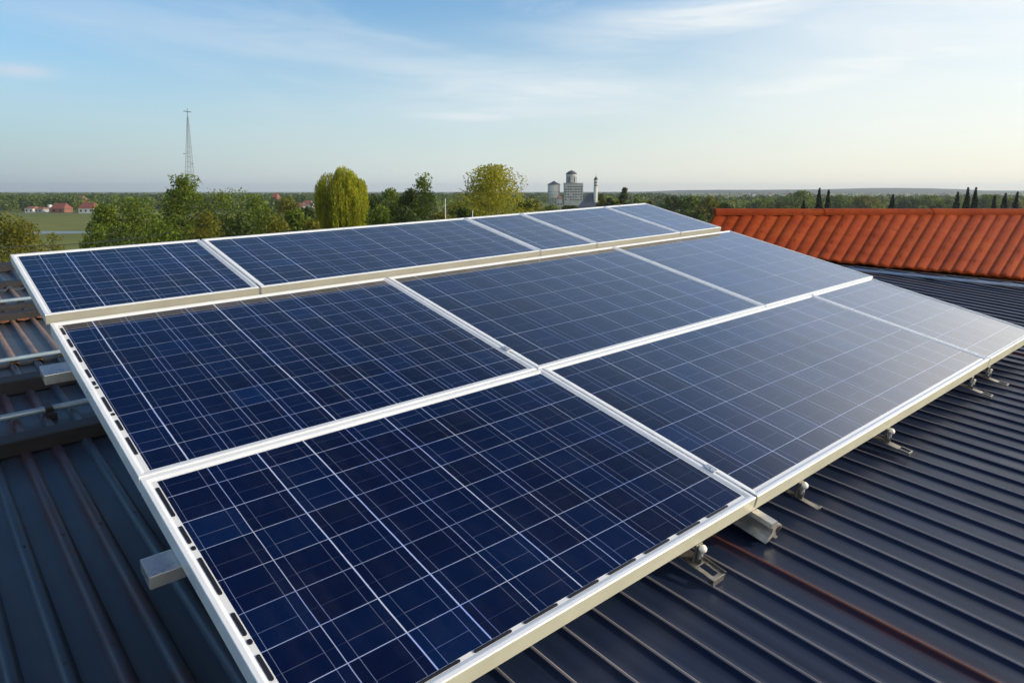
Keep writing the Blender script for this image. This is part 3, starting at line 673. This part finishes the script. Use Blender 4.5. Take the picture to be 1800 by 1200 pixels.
def tree(name, px, ytop, wpx, D, kind, label, cat='tree', z0=0.25, nleaf=9000, size=0.13, shape='round', group='trees beyond the building', seed=None, leaf_h=0.12):
    seed = int(px * 7 + ytop) if seed is None else seed; rng = np.random.default_rng(seed)
    p = at(px, ytop, D); Ht = float(p[2]); Rc = wpx / 2 / FH * D * (1.2 if D > 100 else 1.5) * (1.5 if shape == 'column' else 1) * (1.5 if shape == 'peak' else 1)
    root = empty(name, loc=(p[0], p[1], 0)); tag(root, label, cat, group)
    prof = {'round': lambda t: (np.sin(np.clip(t, 0, 1) ** 0.75 * np.pi) ** 0.6), 'cone': lambda t: np.clip(1 - t, 0, 1) ** 0.75 * np.clip(t * 8, 0, 1) ** 0.5 + 0.03,
            'egg': lambda t: np.clip(np.sin(np.clip(t * 0.92 + 0.08, 0, 1) ** 0.6 * np.pi), 0, 1) ** 0.55, 'column': lambda t: np.clip(1 - t ** 4, 0, 1) * (0.75 + 0.25 * np.sin(t * 9)) * np.clip(t * 6 + .4, 0, 1),
            'peak': lambda t: np.clip(1 - t, 0, 1) ** 0.85 * np.clip(t * 5 + .2, 0, 1) ** 0.4 * 1.1}[shape]
    zb = Ht * z0; hc = Ht - zb
    if shape == 'willow': pass
    nc = 150 if nleaf > 4000 else 60
    t = rng.beta(1.25, 1.15, nc); an = rng.uniform(0, 2 * np.pi, nc); rad = np.sqrt(rng.uniform(0.12, 1, nc)) * prof(t)
    rad *= 1 + 0.22 * np.sin(an * 3 + rng.uniform(0, 6)) * np.sin(t * 11 + rng.uniform(0, 6))
    C = np.stack([np.cos(an) * rad * Rc * 0.88, np.sin(an) * rad * Rc * 0.88, zb + t * hc * 0.97], 1)
    C[0] = (0, 0, Ht - size); C[1] = (0.08 * Rc, 0, Ht - 0.04 * hc); C[2] = (-.06 * Rc, .1 * Rc, Ht - 0.07 * hc)
    sc = Rc * rng.uniform(0.11, 0.24, nc)
    if shape == 'peak': sc *= 0.3 + 0.95 * (1 - t)
    sc[:3] *= 0.4 if shape != 'peak' else 1.0
    w_ = sc ** 1.6; idx = rng.choice(nc, nleaf, p=w_ / w_.sum())
    d = rng.normal(size=(nleaf, 3)); d /= np.linalg.norm(d, axis=1)[:, None]; d *= (rng.uniform(0.35, 1, nleaf) ** 0.5)[:, None]
    P = C[idx] + d * sc[idx][:, None] * np.array([1.1, 1.1, 0.8]) * 1.25
    if shape == 'column':
        tt = rng.uniform(0, 1, nleaf); aa = rng.uniform(0, 6.283, nleaf); q = np.sqrt(rng.uniform(0.1, 1, nleaf)) * np.clip(1 - tt ** 2.6, 0.03, 1) * (0.8 + 0.2 * np.sin(tt * 13 + seed + np.round(aa)))
        P = np.stack([np.cos(aa) * q * Rc * .85, np.sin(aa) * q * Rc * .85, zb + tt * hc], 1)
    tw = rng.random(nleaf) < 0.01; P[tw] += rng.normal(size=(tw.sum(), 3)) * Rc * 0.10
    P = P[(P[:, 2] < Ht + size)]
    link('crown', leaves_mesh('crown', P, size, 0.0, rng), LEAF[kind], root)
    trunk_mesh(Ht, max(0.1, Ht * 0.017), 9, rng, Rc).build('trunk', M_BARK, root, smooth=True)
    return root
def willow(px, ytop, D):
    rng = np.random.default_rng(5); root = None
    base = at(px, ytop, D); root = empty('willow_tree', loc=(base[0], base[1], 0)); tag(root, 'tall yellow green weeping willow with hanging curtains of leaves', 'tree', 'trees beyond the building')
    k = D / FH
    # lobes: (px offset, top px, half width px, depth offset)
    lobes = [(-20, 303, 21, 0.0, 1.0), (4, 291, 19, 0.4, 1.2), (20, 300, 15, -0.3, 0.8), (36, 314, 11, -0.2, 0.9), (-33, 318, 10, -0.5, 0.6), (8, 312, 26, -0.8, 1.0), (30, 330, 16, -1.0, .8)]
    P = []
    for dx, yt, hw, dy, wt in lobes:
        top = at(px + dx, yt, D)[2]; R_ = hw * k
        for _ in range(int(330 * wt)):
            a = rng.uniform(0, 6.28); q = math.sqrt(rng.uniform(0, 1)); x = dx * k + math.cos(a) * R_ * q; y = dy + math.sin(a) * R_ * q * 1.2
            z = top - (q ** 3.0) * R_ * 1.3 - rng.uniform(0, 0.15) - (rng.uniform(0, 3.6) if rng.random() < .5 else 0); L = rng.uniform(1.8, 5.5); zz = z; drift = rng.normal() * 0.05
            while zz > max(1.2, z - L):
                P.append((x + drift * (z - zz) + rng.normal() * 0.03, y + rng.normal() * 0.03, zz)); zz -= rng.uniform(0.05, 0.13)
    P = np.array(P)
    link('crown', leaves_mesh('crown', P, 0.10, 0.78, rng), LEAF['willow'], root)
    trunk_mesh(base[2] * 0.97, 0.3, 12, rng, 1.6).build('trunk', M_BARK, root, smooth=True)
willow(597, 291, 62)
T = tree
T('bush_tree', 5, 374, 130, 38, 'olive', 'broad olive green tree crown at the left edge of the picture', z0=0.2, nleaf=16000, size=0.085, shape='round', seed=3)
T('leafy_tree', 92, 408, 60, 44, 'olive', 'low olive tree in front of the pale pond', z0=0.2, nleaf=6000, size=0.085, shape='round', seed=31)
T('leafy_tree', 180, 358, 72, 48, 'green', 'left green tree of the pair in front of the red roofed houses', z0=0.2, nleaf=12000, size=0.10)
T('leafy_tree', 232, 350, 120, 50, 'green', 'bushy green tree right of the field, left of the tall pointed tree', z0=0.2, nleaf=14000, size=0.105)
T('leafy_tree', 320, 309, 122, 54, 'green', 'tall pointed green tree in front of the lattice mast', z0=0.25, nleaf=24000, size=0.11, shape='peak')
T('leafy_tree', 392, 333, 110, 55, 'green', 'slim pointed green tree right of the mast', z0=0.2, nleaf=12000, size=0.11, shape='peak')
T('leafy_tree', 446, 343, 96, 54, 'green', 'rounded bright green tree left of the olive one', z0=0.2, nleaf=13000, size=0.11, shape='egg')
T('leafy_tree', 505, 349, 62, 84, 'olive', 'muted olive tree standing farther back left of the willow', z0=0.2, nleaf=8000, size=0.14, shape='egg')
T('leafy_tree', 540, 366, 60, 70, 'dark', 'low dark tree at the left foot of the willow', z0=0.2, nleaf=8000, size=0.12)
T('leafy_tree', 655, 342, 66, 72, 'dark', 'dark tree touching the right side of the willow', z0=0.2, nleaf=9000, size=0.12)
T('leafy_tree', 687, 330, 60, 70, 'green', 'dark green tree with knobbly top right of the willow', z0=0.2, nleaf=10000, size=0.12, shape='egg')
T('leafy_tree', 742, 305, 78, 66, 'green', 'spire topped green tree left of the thin white post', z0=0.2, nleaf=13000, size=0.12, shape='peak')
T('leafy_tree', 722, 332, 60, 68, 'dark', 'darker tree behind the spire topped tree', z0=0.2, nleaf=8000, size=0.12)
T('leafy_tree', 805, 358, 70, 95, 'dark', 'low dark tree behind the thin white post', z0=0.15, nleaf=7000, size=0.16)
T('birch_tree', 870, 291, 138, 66, 'yellow', 'large rounded yellow green tree left of the towers', z0=0.2, nleaf=24000, size=0.115, shape='egg')
T('leafy_tree', 940, 352, 60, 150, 'olive', 'small olive tree between yellow green tree and towers', z0=0.1, nleaf=3500, size=0.28)
for i, (x, y, wd, D_, kd, lb) in enumerate([(172, 394, 66, 40, 'green', 'low leafy bush in front of the left pair of trees'), (205, 398, 110, 38, 'dark', 'low dark bush between the left pair of trees'), (278, 385, 90, 40, 'green', 'low bush at the left foot of the pointed tree'), (358, 372, 90, 41, 'olive', 'low olive bush between the pointed tree and the slim tree'), (420, 375, 90, 42, 'dark', 'low dark bush between slim tree and rounded tree'),
    (480, 378, 80, 46, 'olive', 'olive bush left of the muted olive tree'), (520, 370, 80, 52, 'green', 'green bush left of the willow foot'), (548, 384, 60, 46, 'olive', 'small bush right at the left side of the willow'), (668, 362, 80, 50, 'green', 'green bush right of the willow'), (712, 362, 80, 50, 'dark', 'dark bush below the knobbly topped tree'), (775, 372, 60, 55, 'olive', 'olive bush at the foot of the pale lamp post'), (815, 366, 60, 60, 'dark', 'dark bush left of the yellow green tree'), (925, 352, 60, 72, 'dark', 'dark bush right of the yellow green tree')]):
    T('leafy_bush', x, y, wd, D_, kd, lb, cat='bush', z0=0.05, nleaf=9000, size=0.0024 * D_, shape='round', group='bushes between the trees', seed=700 + i)
# hedge-like group in front of the towers
for i, (x, y, wd, kd) in enumerate([(968, 362, 52, 'green'), (1003, 363, 50, 'dark'), (1058, 340, 20, 'olive'), (1072, 346, 30, 'dark'), (1084, 352, 26, 'yellow'), (1098, 330, 22, 'dark'), (1118, 349, 44, 'green'), (1142, 352, 40, 'olive'), (1182, 346, 62, 'dark'), (1215, 345, 60, 'green'), (1247, 348, 56, 'olive'), (1275, 358, 50, 'dark')]):
    lb = ['low bright green tree in front of the left tower', 'low dark tree below the domed tower', 'slim olive tree right beside the white spire', 'dark tree a little right of the white spire', 'small yellow green tree near the spire', 'tall round topped tree right of the church', 'green tree above the right part of the back panel row', 'olive tree left of the panel array corner', 'dark tree just behind the array corner', 'green tree left of the red roof', 'olive tree meeting the left end of the red ridge', 'dark low tree behind the red ridge end'][i]
    T('leafy_tree', x, y, wd, 210 if i < 2 else 170, kd, lb, z0=0.08, nleaf=3200, size=0.34, shape='egg' if i == 5 else 'round', group='smaller trees in the middle distance', seed=200 + i)
for i, (x, y, wd, lb) in enumerate([(1441, 331, 15, 'pointed dark cypress, left one of the close pair'), (1457, 334, 13, 'dark cypress, right one of the close pair'), (1413, 353, 14, 'short dark cypress left of the pair'), (1570, 342, 16, 'lone dark cypress above the middle of the red roof'),
    (1684, 338, 15, 'leftmost of the three tall cypresses at the right'), (1702, 330, 14, 'middle one of the three tall cypresses at the right'), (1716, 330, 15, 'rightmost of the three tall cypresses at the right'), (1749, 345, 12, 'small dark cypress right of the three tall ones'),
    (1768, 340, 16, 'dark cypress with broad base near the right edge'), (1789, 338, 13, 'dark cypress nearest the right edge')]):
    T('cypress_tree', x, y, wd, 140, 'cypress', lb, cat='cypress', z0=0.02, nleaf=3600, size=0.2, shape='column', group='dark cypresses beyond the red roof', seed=300 + i)
for i, (x, y, wd, kd, lb) in enumerate([(1405, 338, 62, 'green', 'rounded hazy green tree behind the pair of cypresses'), (1480, 345, 52, 'green', 'green tree right of the pair of cypresses'), (1520, 347, 54, 'olive', 'olive tree between pair and lone cypress'),
    (1600, 350, 54, 'dark', 'dark tree right of the lone cypress'), (1635, 346, 60, 'green', 'green tree halfway between lone and triple cypresses'), (1662, 352, 40, 'dark', 'low dark tree left of the three cypresses'), (1738, 344, 44, 'green', 'green tree right of the three cypresses'), (1778, 350, 40, 'olive', 'olive tree in front of the last cypresses'), (1340, 352, 56, 'green', 'low green tree above the left part of the red ridge'), (1375, 356, 50, 'olive', 'low olive tree above the red ridge')]):
    T('leafy_tree', x, y, wd, 330, kd, lb, z0=0.05, nleaf=2600, size=0.6, group='hazy trees beyond the red roof', seed=400 + i)

# far woods that read as one mass
def woods(name, n, d0, d1, a0, a1, h0, h1, kinds, seed, quads=70, ok=None, keep_low=None):
    rng = np.random.default_rng(seed); P = []; S = []
    for _ in range(n):
        D = math.exp(rng.uniform(math.log(d0), math.log(d1))); xp = rng.uniform(a0, a1); x = (xp - PX0) / FH * D
        if ok and not ok(xp, D): continue
        h = rng.uniform(h0, h1); r = h * rng.uniform(0.32, 0.55); sh_ = rng.uniform(0.6, 1.0)
        d = rng.normal(size=(quads, 3)); d /= np.linalg.norm(d, axis=1)[:, None]; d *= rng.uniform(0.5, 1.0, (quads, 1)) ** 0.5
        q = np.stack([x + d[:, 0] * r, D + d[:, 1] * r, h * 0.5 + d[:, 2] * h * 0.5], 1); q[:, :2] += 0
        P.append(q); S.append(np.full(quads, h * 0.12))
    P = np.concatenate(P); S = np.concatenate(S)
    m = link(name, leaves_mesh(name, P, S, 0.0, rng), LEAF[kinds]); tag(m, kind='stuff'); return m
def okf(xp, D):
    if xp < 320 and D < 395: return False
    if 940 < xp < 1060 and D < 640: return False
    return True
def wl(o, lab, cat='forest'): tag(o, lab, cat)
wl(woods('forest', 1500, 420, 1500, -250, 760, 6.5, 9.0, 'dark', 51, ok=okf), 'dark far off forest across the left horizon')
wl(woods('forest', 900, 400, 1500, -250, 1150, 6.0, 9.2, 'green', 52, ok=okf), 'mid green far woodland behind the near trees')
wl(woods('forest', 900, 420, 760, 1150, 2300, 6.0, 8.6, 'dark', 53, ok=okf), 'dark woodland below the hills at the right')
wl(woods('forest', 700, 1000, 2900, 760, 2300, 4.0, 7.5, 'dark', 63, 50, ok=okf), 'hazy low woods at the foot of the hills')
wl(woods('forest', 500, 500, 1600, 760, 1180, 6.0, 9.5, 'dark', 64, ok=okf), 'dark far woods behind the towers')
wl(woods('forest', 600, 330, 640, 1250, 2300, 5.0, 8.0, 'green', 54, ok=okf), 'lighter woodland between the cypresses and hills')
wl(woods('forest', 500, 420, 900, -250, 2300, 4.5, 7.4, 'olive', 55, 60, ok=okf), 'scattered olive crowns among the far woods')
wl(woods('scrub', 240, 90, 200, 300, 1000, 2.5, 5.5, 'green', 56, 160), 'low scrub growing between the nearer trees', 'scrub')

# ------------------------------------------------------------------ far houses, towers, church, mast
M_WHITE = simple('white_render', (0.62, 0.62, 0.6), 0.8, 0, 0.08, 0.5)
M_GREYB = simple('grey_concrete', (0.36, 0.38, 0.38), 0.8, 0, 0.2, 0.4)
M_REDT = simple('far_red_tiles', (0.21, 0.07, 0.05), 0.8, 0, 0.2, 0.8)
M_BROWN = simple('far_brown_tiles', (0.22, 0.10, 0.07), 0.8, 0, 0.2, 0.8)
M_SLATE = simple('slate', (0.05, 0.065, 0.10), 0.6, 0, 0.15, 0.3)
M_LEAD = simple('lead_dome', (0.07, 0.068, 0.08), 0.6, 0, 0.2, 0.5)
M_WIN = simple('window_glass', (0.03, 0.04, 0.05), 0.15)
M_MAST = simple('mast_steel', (0.28, 0.32, 0.36), 0.6, 0.3, 0.2, 1)
def house(px, ybase, D, wpx, hpx, roofm, wallm, label, roof_h=None, depth=8):
    k = D / FH; W = wpx * k; Hh = hpx * k; x = (px - PX0) * k; roof_h = Hh * 0.5 if roof_h is None else roof_h
    zb = 0.0
    r = empty('house', loc=(x, D, zb)); tag(r, label, 'house', 'far houses')
    b = MB(); b.box(-W / 2, W / 2, -depth / 2, depth / 2, 0, Hh); b.build('wall', wallm, r)
    q = MB(); e = 0.3; ov = 0.35
    q.add([(-W / 2 - ov, -depth / 2 - ov, Hh), (W / 2 + ov, -depth / 2 - ov, Hh), (W / 2 + ov, depth / 2 + ov, Hh), (-W / 2 - ov, depth / 2 + ov, Hh), (-W / 2 + W * .12, 0, Hh + roof_h), (W / 2 - W * .12, 0, Hh + roof_h)],
          [(0, 1, 5, 4), (2, 3, 4, 5), (0, 4, 3), (1, 2, 5), (0, 3, 2, 1)]); q.build('roof', roofm, r)
    nw = max(2, int(W / 2.6))
    for i in range(nw):
        cx = -W / 2 + W * (i + 0.5) / nw; wz = min(1.0, Hh * 0.3); b = MB(); b.box(cx - 0.5, cx + 0.5, -depth / 2 - 0.04, -depth / 2 + 0.02, wz, wz + min(1.3, Hh * 0.45)); b.build('window', M_WIN, r)
    return r
house(54, 373, 400, 14, 7, M_BROWN, M_WHITE, 'small low white building left of the white dome', 1.2)
house(70, 373, 402, 12, 6, M_BROWN, M_GREYB, 'grey shed beside the small white building', 1.0)
house(104, 373, 398, 24, 7, M_REDT, M_BROWN, 'long red roofed house right of the white dome', 3.0)
house(154, 374, 392, 26, 8, M_REDT, M_WHITE, 'bright red roofed house nearest the leafy trees', 3.2)
house(141, 366, 440, 12, 17, M_BROWN, M_REDT, 'tall brick red house behind the bright red roof', 3.0)
house(484, 360, 470, 9, 20, M_REDT, M_REDT, 'brick red house among woods left of the willow', 3)
house(540, 366, 430, 16, 12, M_BROWN, M_WHITE, 'white walled house just left of the willow', 2.2)
house(528, 366, 420, 12, 9, M_BROWN, M_GREYB, 'grey walled house second left of the willow', 2)
house(1283, 364, 400, 12, 14, M_BROWN, M_WHITE, 'pink white house above the left end of the red ridge', 2)
house(984, 360, 560, 9, 13, M_BROWN, M_GREYB, 'small grey house between the two towers', 2)
for i, (x, D, lb) in enumerate([(1300, 1100, 'tiny white house leftmost of the far village'), (1325, 1300, 'tiny white house second in the far village'), (1352, 1150, 'tiny white house in the middle of the far village'), (1380, 1250, 'tiny white house at the right of the far village'), (1660, 1200, 'tiny pale house left of the three cypresses')]):
    house(x, 350, D, 6, 6.0, M_BROWN, M_WHITE, lb, 1.5, 8)
def dome_ball():
    D = 396; k = D / FH; r = empty('radar_dome', loc=((84.5 - PX0) * k, D, 0)); tag(r, 'white ball shaped radar dome on a short base near red houses', 'dome')
    b = MB(); rr = 4.2 * k; zc = 3.1; b.lathe([(0.01 if i == 0 else rr * math.sin(math.pi * i / 14), zc - rr * math.cos(math.pi * i / 14)) for i in range(15)], 20); b.build('ball', M_WHITE, r, smooth=True)
    b = MB(); b.lathe([(0.9, 0), (0.8, zc - rr * .9)], 14); b.build('base', M_GREYB, r)
dome_ball()
def silo():
    D = 620; k = D / FH; r = empty('silo', loc=((42 - PX0) * k, D, 0)); tag(r, 'pale tapering silo tower in the woods at far left', 'silo')
    zt = at(42, 347, D)[2]; b = MB(); b.lathe([(2.4, 0), (2.0, zt - 1.5)], 16); b.build('shaft', M_WHITE, r, smooth=True); b = MB(); b.lathe([(2.1, zt - 1.5), (1.2, zt - .5), (0.05, zt)], 16); b.build('cap', M_WHITE, r, smooth=True)
silo()
def towers():
    D = 600; k = D / FH; Z = lambda y: float(at(0, y, D)[2])
    r = empty('water_tower', loc=((973.5 - PX0) * k, D, 0)); tag(r, 'squat white round tower with low dark conical roof', 'tower')
    R1 = 10.6 * k; b = MB(); b.lathe([(0.05, Z(348)), (R1 * .8, Z(347.5)), (R1 * .96, Z(343)), (R1, Z(341)), (R1, Z(324.5)), (0.05, Z(324.4))], 28); b.build('tank', M_WHITE, r)
    b = MB(); b.lathe([(R1 * 1.08, Z(325.0)), (R1 * 1.08, Z(324)), (R1 * .5, Z(321)), (0.05, Z(318))], 28); b.build('roof', M_LEAD, r)
    for z in (338, 342): b = MB(); b.lathe([(R1 * 1.0, Z(z)), (R1 * 1.03, Z(z - .2)), (R1 * 1.03, Z(z - .9)), (R1 * 1.0, Z(z - 1.1))], 28); b.build('band', M_GREYB, r)
    for i in range(7):
        a = -math.pi + i * math.pi / 6; b = MB(); b.tube((R1 * .75 * math.cos(a), R1 * .75 * math.sin(a), 0), (R1 * .75 * math.cos(a), R1 * .75 * math.sin(a), Z(347.6)), 0.5); b.build('leg', M_GREYB, r)
    r = empty('domed_tower', loc=((1004 - PX0) * k, D, 0)); tag(r, 'tall grey round tower with dome rising from a block', 'tower')
    R2 = 9.2 * k; b = MB(); b.lathe([(R2, Z(324)), (R2, Z(306.5))], 24); b.build('drum', M_GREYB, r)
    b = MB(); b.lathe([(R2 * 1.07, Z(307)), (R2 * 1.07, Z(305.6)), (R2 * .85, Z(303.3)), (R2 * .45, Z(300.8)), (0.3, Z(299.8)), (0.05, Z(299))], 24); b.build('dome', M_LEAD, r, smooth=False)
    b = MB(); b.lathe([(R2 * 1.01, Z(308.6)), (R2 * 1.05, Z(308.4)), (R2 * 1.05, Z(306.8)), (R2 * 1.0, Z(306.6))], 24); b.build('cornice', M_WHITE, r)
    for i in range(5):
        a = -math.pi * (0.5 + (i - 2) * 0.17); b = MB(); cx, cy = math.cos(a), math.sin(a); tx, ty = -cy, cx
        P = [(R2 * 1.015 * cx + tx * s, R2 * 1.015 * cy + ty * s, z) for s, z in ((-.45, Z(321)), (.45, Z(321)), (.45, Z(311)), (-.45, Z(311)))]
        b.add(P + [(p[0] * .96, p[1] * .96, p[2]) for p in P], [(0, 1, 2, 3), (0, 4, 5, 1), (1, 5, 6, 2), (2, 6, 7, 3), (3, 7, 4, 0)]); b.build('window', M_WIN if i != 2 else M_WHITE, r)
    x0, x1 = (991.5 - 1004) * k, (1018 - 1004) * k; b = MB(); b.box(x0, x1, -6, 6, 0, Z(322.6)); b.build('block', M_GREYB, r)
    b = MB(); b.box(x0 - .3, x1 + .3, -6.3, 6.3, Z(322.6), Z(321.8)); b.build('ledge', M_LEAD, r)
    b = MB(); b.box(x1 + .02, (1024 - 1004) * k, -4.5, 5.2, 0, Z(322)); b.build('wing', M_GREYB, r)
    for j, z in enumerate((326, 330.5, 335, 339.5, 344, 348.5)):
        b = MB(); b.box(x0 - .12, x1 + .12, -6.15, -6.0, Z(z + 0.6), Z(z)); b.build('ledge', M_WHITE, r)
        for i in range(6):
            if (i * 3 + j * 5) % 7 == 0: continue
            cx = x0 + (x1 - x0) * (i + .5) / 6; b = MB(); b.box(cx - .6, cx + .6, -6.08, -5.9, Z(z + 3.4), Z(z + 1.3)); b.build('window', M_WIN, r)
        b = MB(); cx = (1021 - 1004) * k; b.box(cx - .7, cx + .7, -4.58, -4.4, Z(z + 3.4), Z(z + 1.3)); b.build('window', M_WIN, r)
    # church
    D2 = 430; k2 = D2 / FH; Z2 = lambda y: float(at(0, y, D2)[2])
    r = empty('church', loc=((1047 - PX0) * k2, D2, 0)); tag(r, 'church with slim white spire tower and steep slate blue roof', 'church')
    rt = 3.5 * k2; b = MB(); b.lathe([(rt, 0), (rt, Z2(330)), (rt * 1.12, Z2(329.5)), (rt * 1.12, Z2(328.5)), (rt * .95, Z2(328)), (rt * .95, Z2(316.5))], 8); b.build('tower', M_WHITE, r)
    b = MB(); b.lathe([(rt * 1.05, Z2(316.8)), (rt * .98, Z2(314.5)), (rt * .6, Z2(312.3)), (rt * .2, Z2(311)), (0.12, Z2(309)), (0.03, Z2(303.8))], 10); b.build('spire', M_LEAD, r)
    for j, z in enumerate((321, 326)):
        for i in range(5):
            a = -math.pi / 8 - math.pi / 4 * i; b = MB(); cx, cy = math.cos(a), math.sin(a); R3 = rt * .95 * .925; tx, ty = -cy, cx
            P = [(R3 * cx * s1 + tx * s, R3 * cy * s1 + ty * s, zz) for s1 in (1.02, .9) for s, zz in ((-.28, Z2(z + 1.6)), (.28, Z2(z + 1.6)), (.28, Z2(z - 1.6)), (-.28, Z2(z - 1.6)))]
            b.add(P, [(0, 1, 2, 3), (0, 4, 5, 1), (1, 5, 6, 2), (2, 6, 7, 3), (3, 7, 4, 0)]); b.build('window', M_WIN, r)
    b = MB(); x = lambda p: (p - 1047) * k2
    A = [(x(1012), -4, Z2(372)), (x(1057), -4, Z2(372)), (x(1057), 9, Z2(372)), (x(1012), 9, Z2(372)), (x(1036), 2, Z2(339)), (x(1043), 2, Z2(339))]
    b.add(A, [(0, 1, 5, 4), (1, 2, 5), (2, 3, 4, 5), (3, 0, 4)]); b.build('roof', M_SLATE, r)
towers()
def mast():
    D = 300; Z = lambda y: float(at(0, y, D)[2]); rx = float(at(334, 335, D)[0]); X = lambda p, y: float(at(p, y, D)[0]) - rx
    r = empty('lattice_mast', loc=(rx, D, 0)); tag(r, 'tall steel lattice mast with a cross shaped aerial on top', 'mast')
    zt = Z(206); xt = X(330, 206); x0 = X(334, 335) - (xt - 0) * 12 / (zt - 12) * 1.0; b = MB()
    def cor(z):
        q = 1 - z / zt; h_ = 0.22 + 1.9 * q; cx = x0 + (xt - x0) * z / zt; return [(cx + sx * h_, sy * h_, z) for sx, sy in ((-1, -1), (1, -1), (1, 1), (-1, 1))]
    zs = np.linspace(0, zt, 22)
    for z0_, z1_ in zip(zs, zs[1:]):
        A, B = cor(z0_), cor(z1_)
        for i in range(4):
            j = (i + 1) % 4; b.tube(A[i], B[i], 0.08, n=5, cap=False); b.tube(A[i], B[j], 0.03, n=4, cap=False); b.tube(A[j], B[i], 0.03, n=4, cap=False); b.tube(B[i], B[j], 0.035, n=4, cap=False)
    b.build('lattice', M_MAST, r)
    b = MB(); b.tube((xt, 0, zt), (X(329.3, 190), 0, Z(190)), 0.2, 0.12, 6); b.build('pole', M_MAST, r)
    b = MB(); m_ = (X(329.3, 196.4), 0, Z(196.4)); b.tube((X(322.5, 195.6), 0, Z(195.6)), m_, 0.18, n=6); b.tube(m_, (X(336, 197), 0, Z(197)), 0.18, n=6); b.build('crossbar', M_MAST, r)
    for px, y in ((321.5, 305), (341, 289), (341.5, 312), (326, 271)):
        b = MB(); b.lathe([(0.02, 0), (0.35, .08), (0.5, .22)], 12, (X(px, y), -1.2, Z(y))); b.tube((X(px, y), -1.2, Z(y)), (X(333, y), 0, Z(y)), 0.05, n=4); b.build('dish', M_MAST, r)
mast()
def post(px, y, D, label, r_=0.03):
    p = at(px, y, D); r = empty('lamp_post', loc=(p[0], p[1], 0)); tag(r, label, 'lamp post', 'thin pale posts')
    b = MB(); b.tube((0, 0, 0), (0, 0, p[2]), r_ * 1.6, r_, 8); b.build('pole', M_WHITE, r, smooth=True)
    b = MB(); b.tube((0, 0, p[2]), (0, 0, p[2] + .05), r_ * 1.5, r_ * 1.2, 8); b.build('cap', M_GREYB, r)
post(782.5, 350, 52, 'tall thin pale lamp post in front of the low dark trees')
post(830.5, 371, 50, 'short pale post peeping over the back panel edge', 0.028)
# overhead cable at left
cb = MB(); pts = []
A, B = at(-250, 436, 14), at(300, 408, 40)
for i in range(25):
    t = i / 24; p = A + (B - A) * t; p[2] -= 0.25 * 4 * t * (1 - t); pts.append(p)
for p, q in zip(pts, pts[1:]): cb.tube(p, q, 0.014, n=6, cap=False)
tag(cb.build('overhead_cable', M_BLACK, smooth=True), 'black overhead cable in front of the trees at left', 'cable')

# ------------------------------------------------------------------ haze
hz = MB(); hz.box(-6600, 6600, -1000, 6600, -1.0, 60.0)
mh = bpy.data.materials.new('haze_air'); mh.use_nodes = True; h = NT(mh.node_tree)
vol = h.node('ShaderNodeVolumePrincipled'); vol.inputs['Color'].default_value = (0.78, 0.86, 0.95, 1); vol.inputs['Density'].default_value = 0.00015
vol.inputs['Anisotropy'].default_value = 0.3
ho = h.node('ShaderNodeOutputMaterial'); h.l.new(vol.outputs[0], ho.inputs['Volume'])
tag(hz.build('haze', mh), kind='stuff')
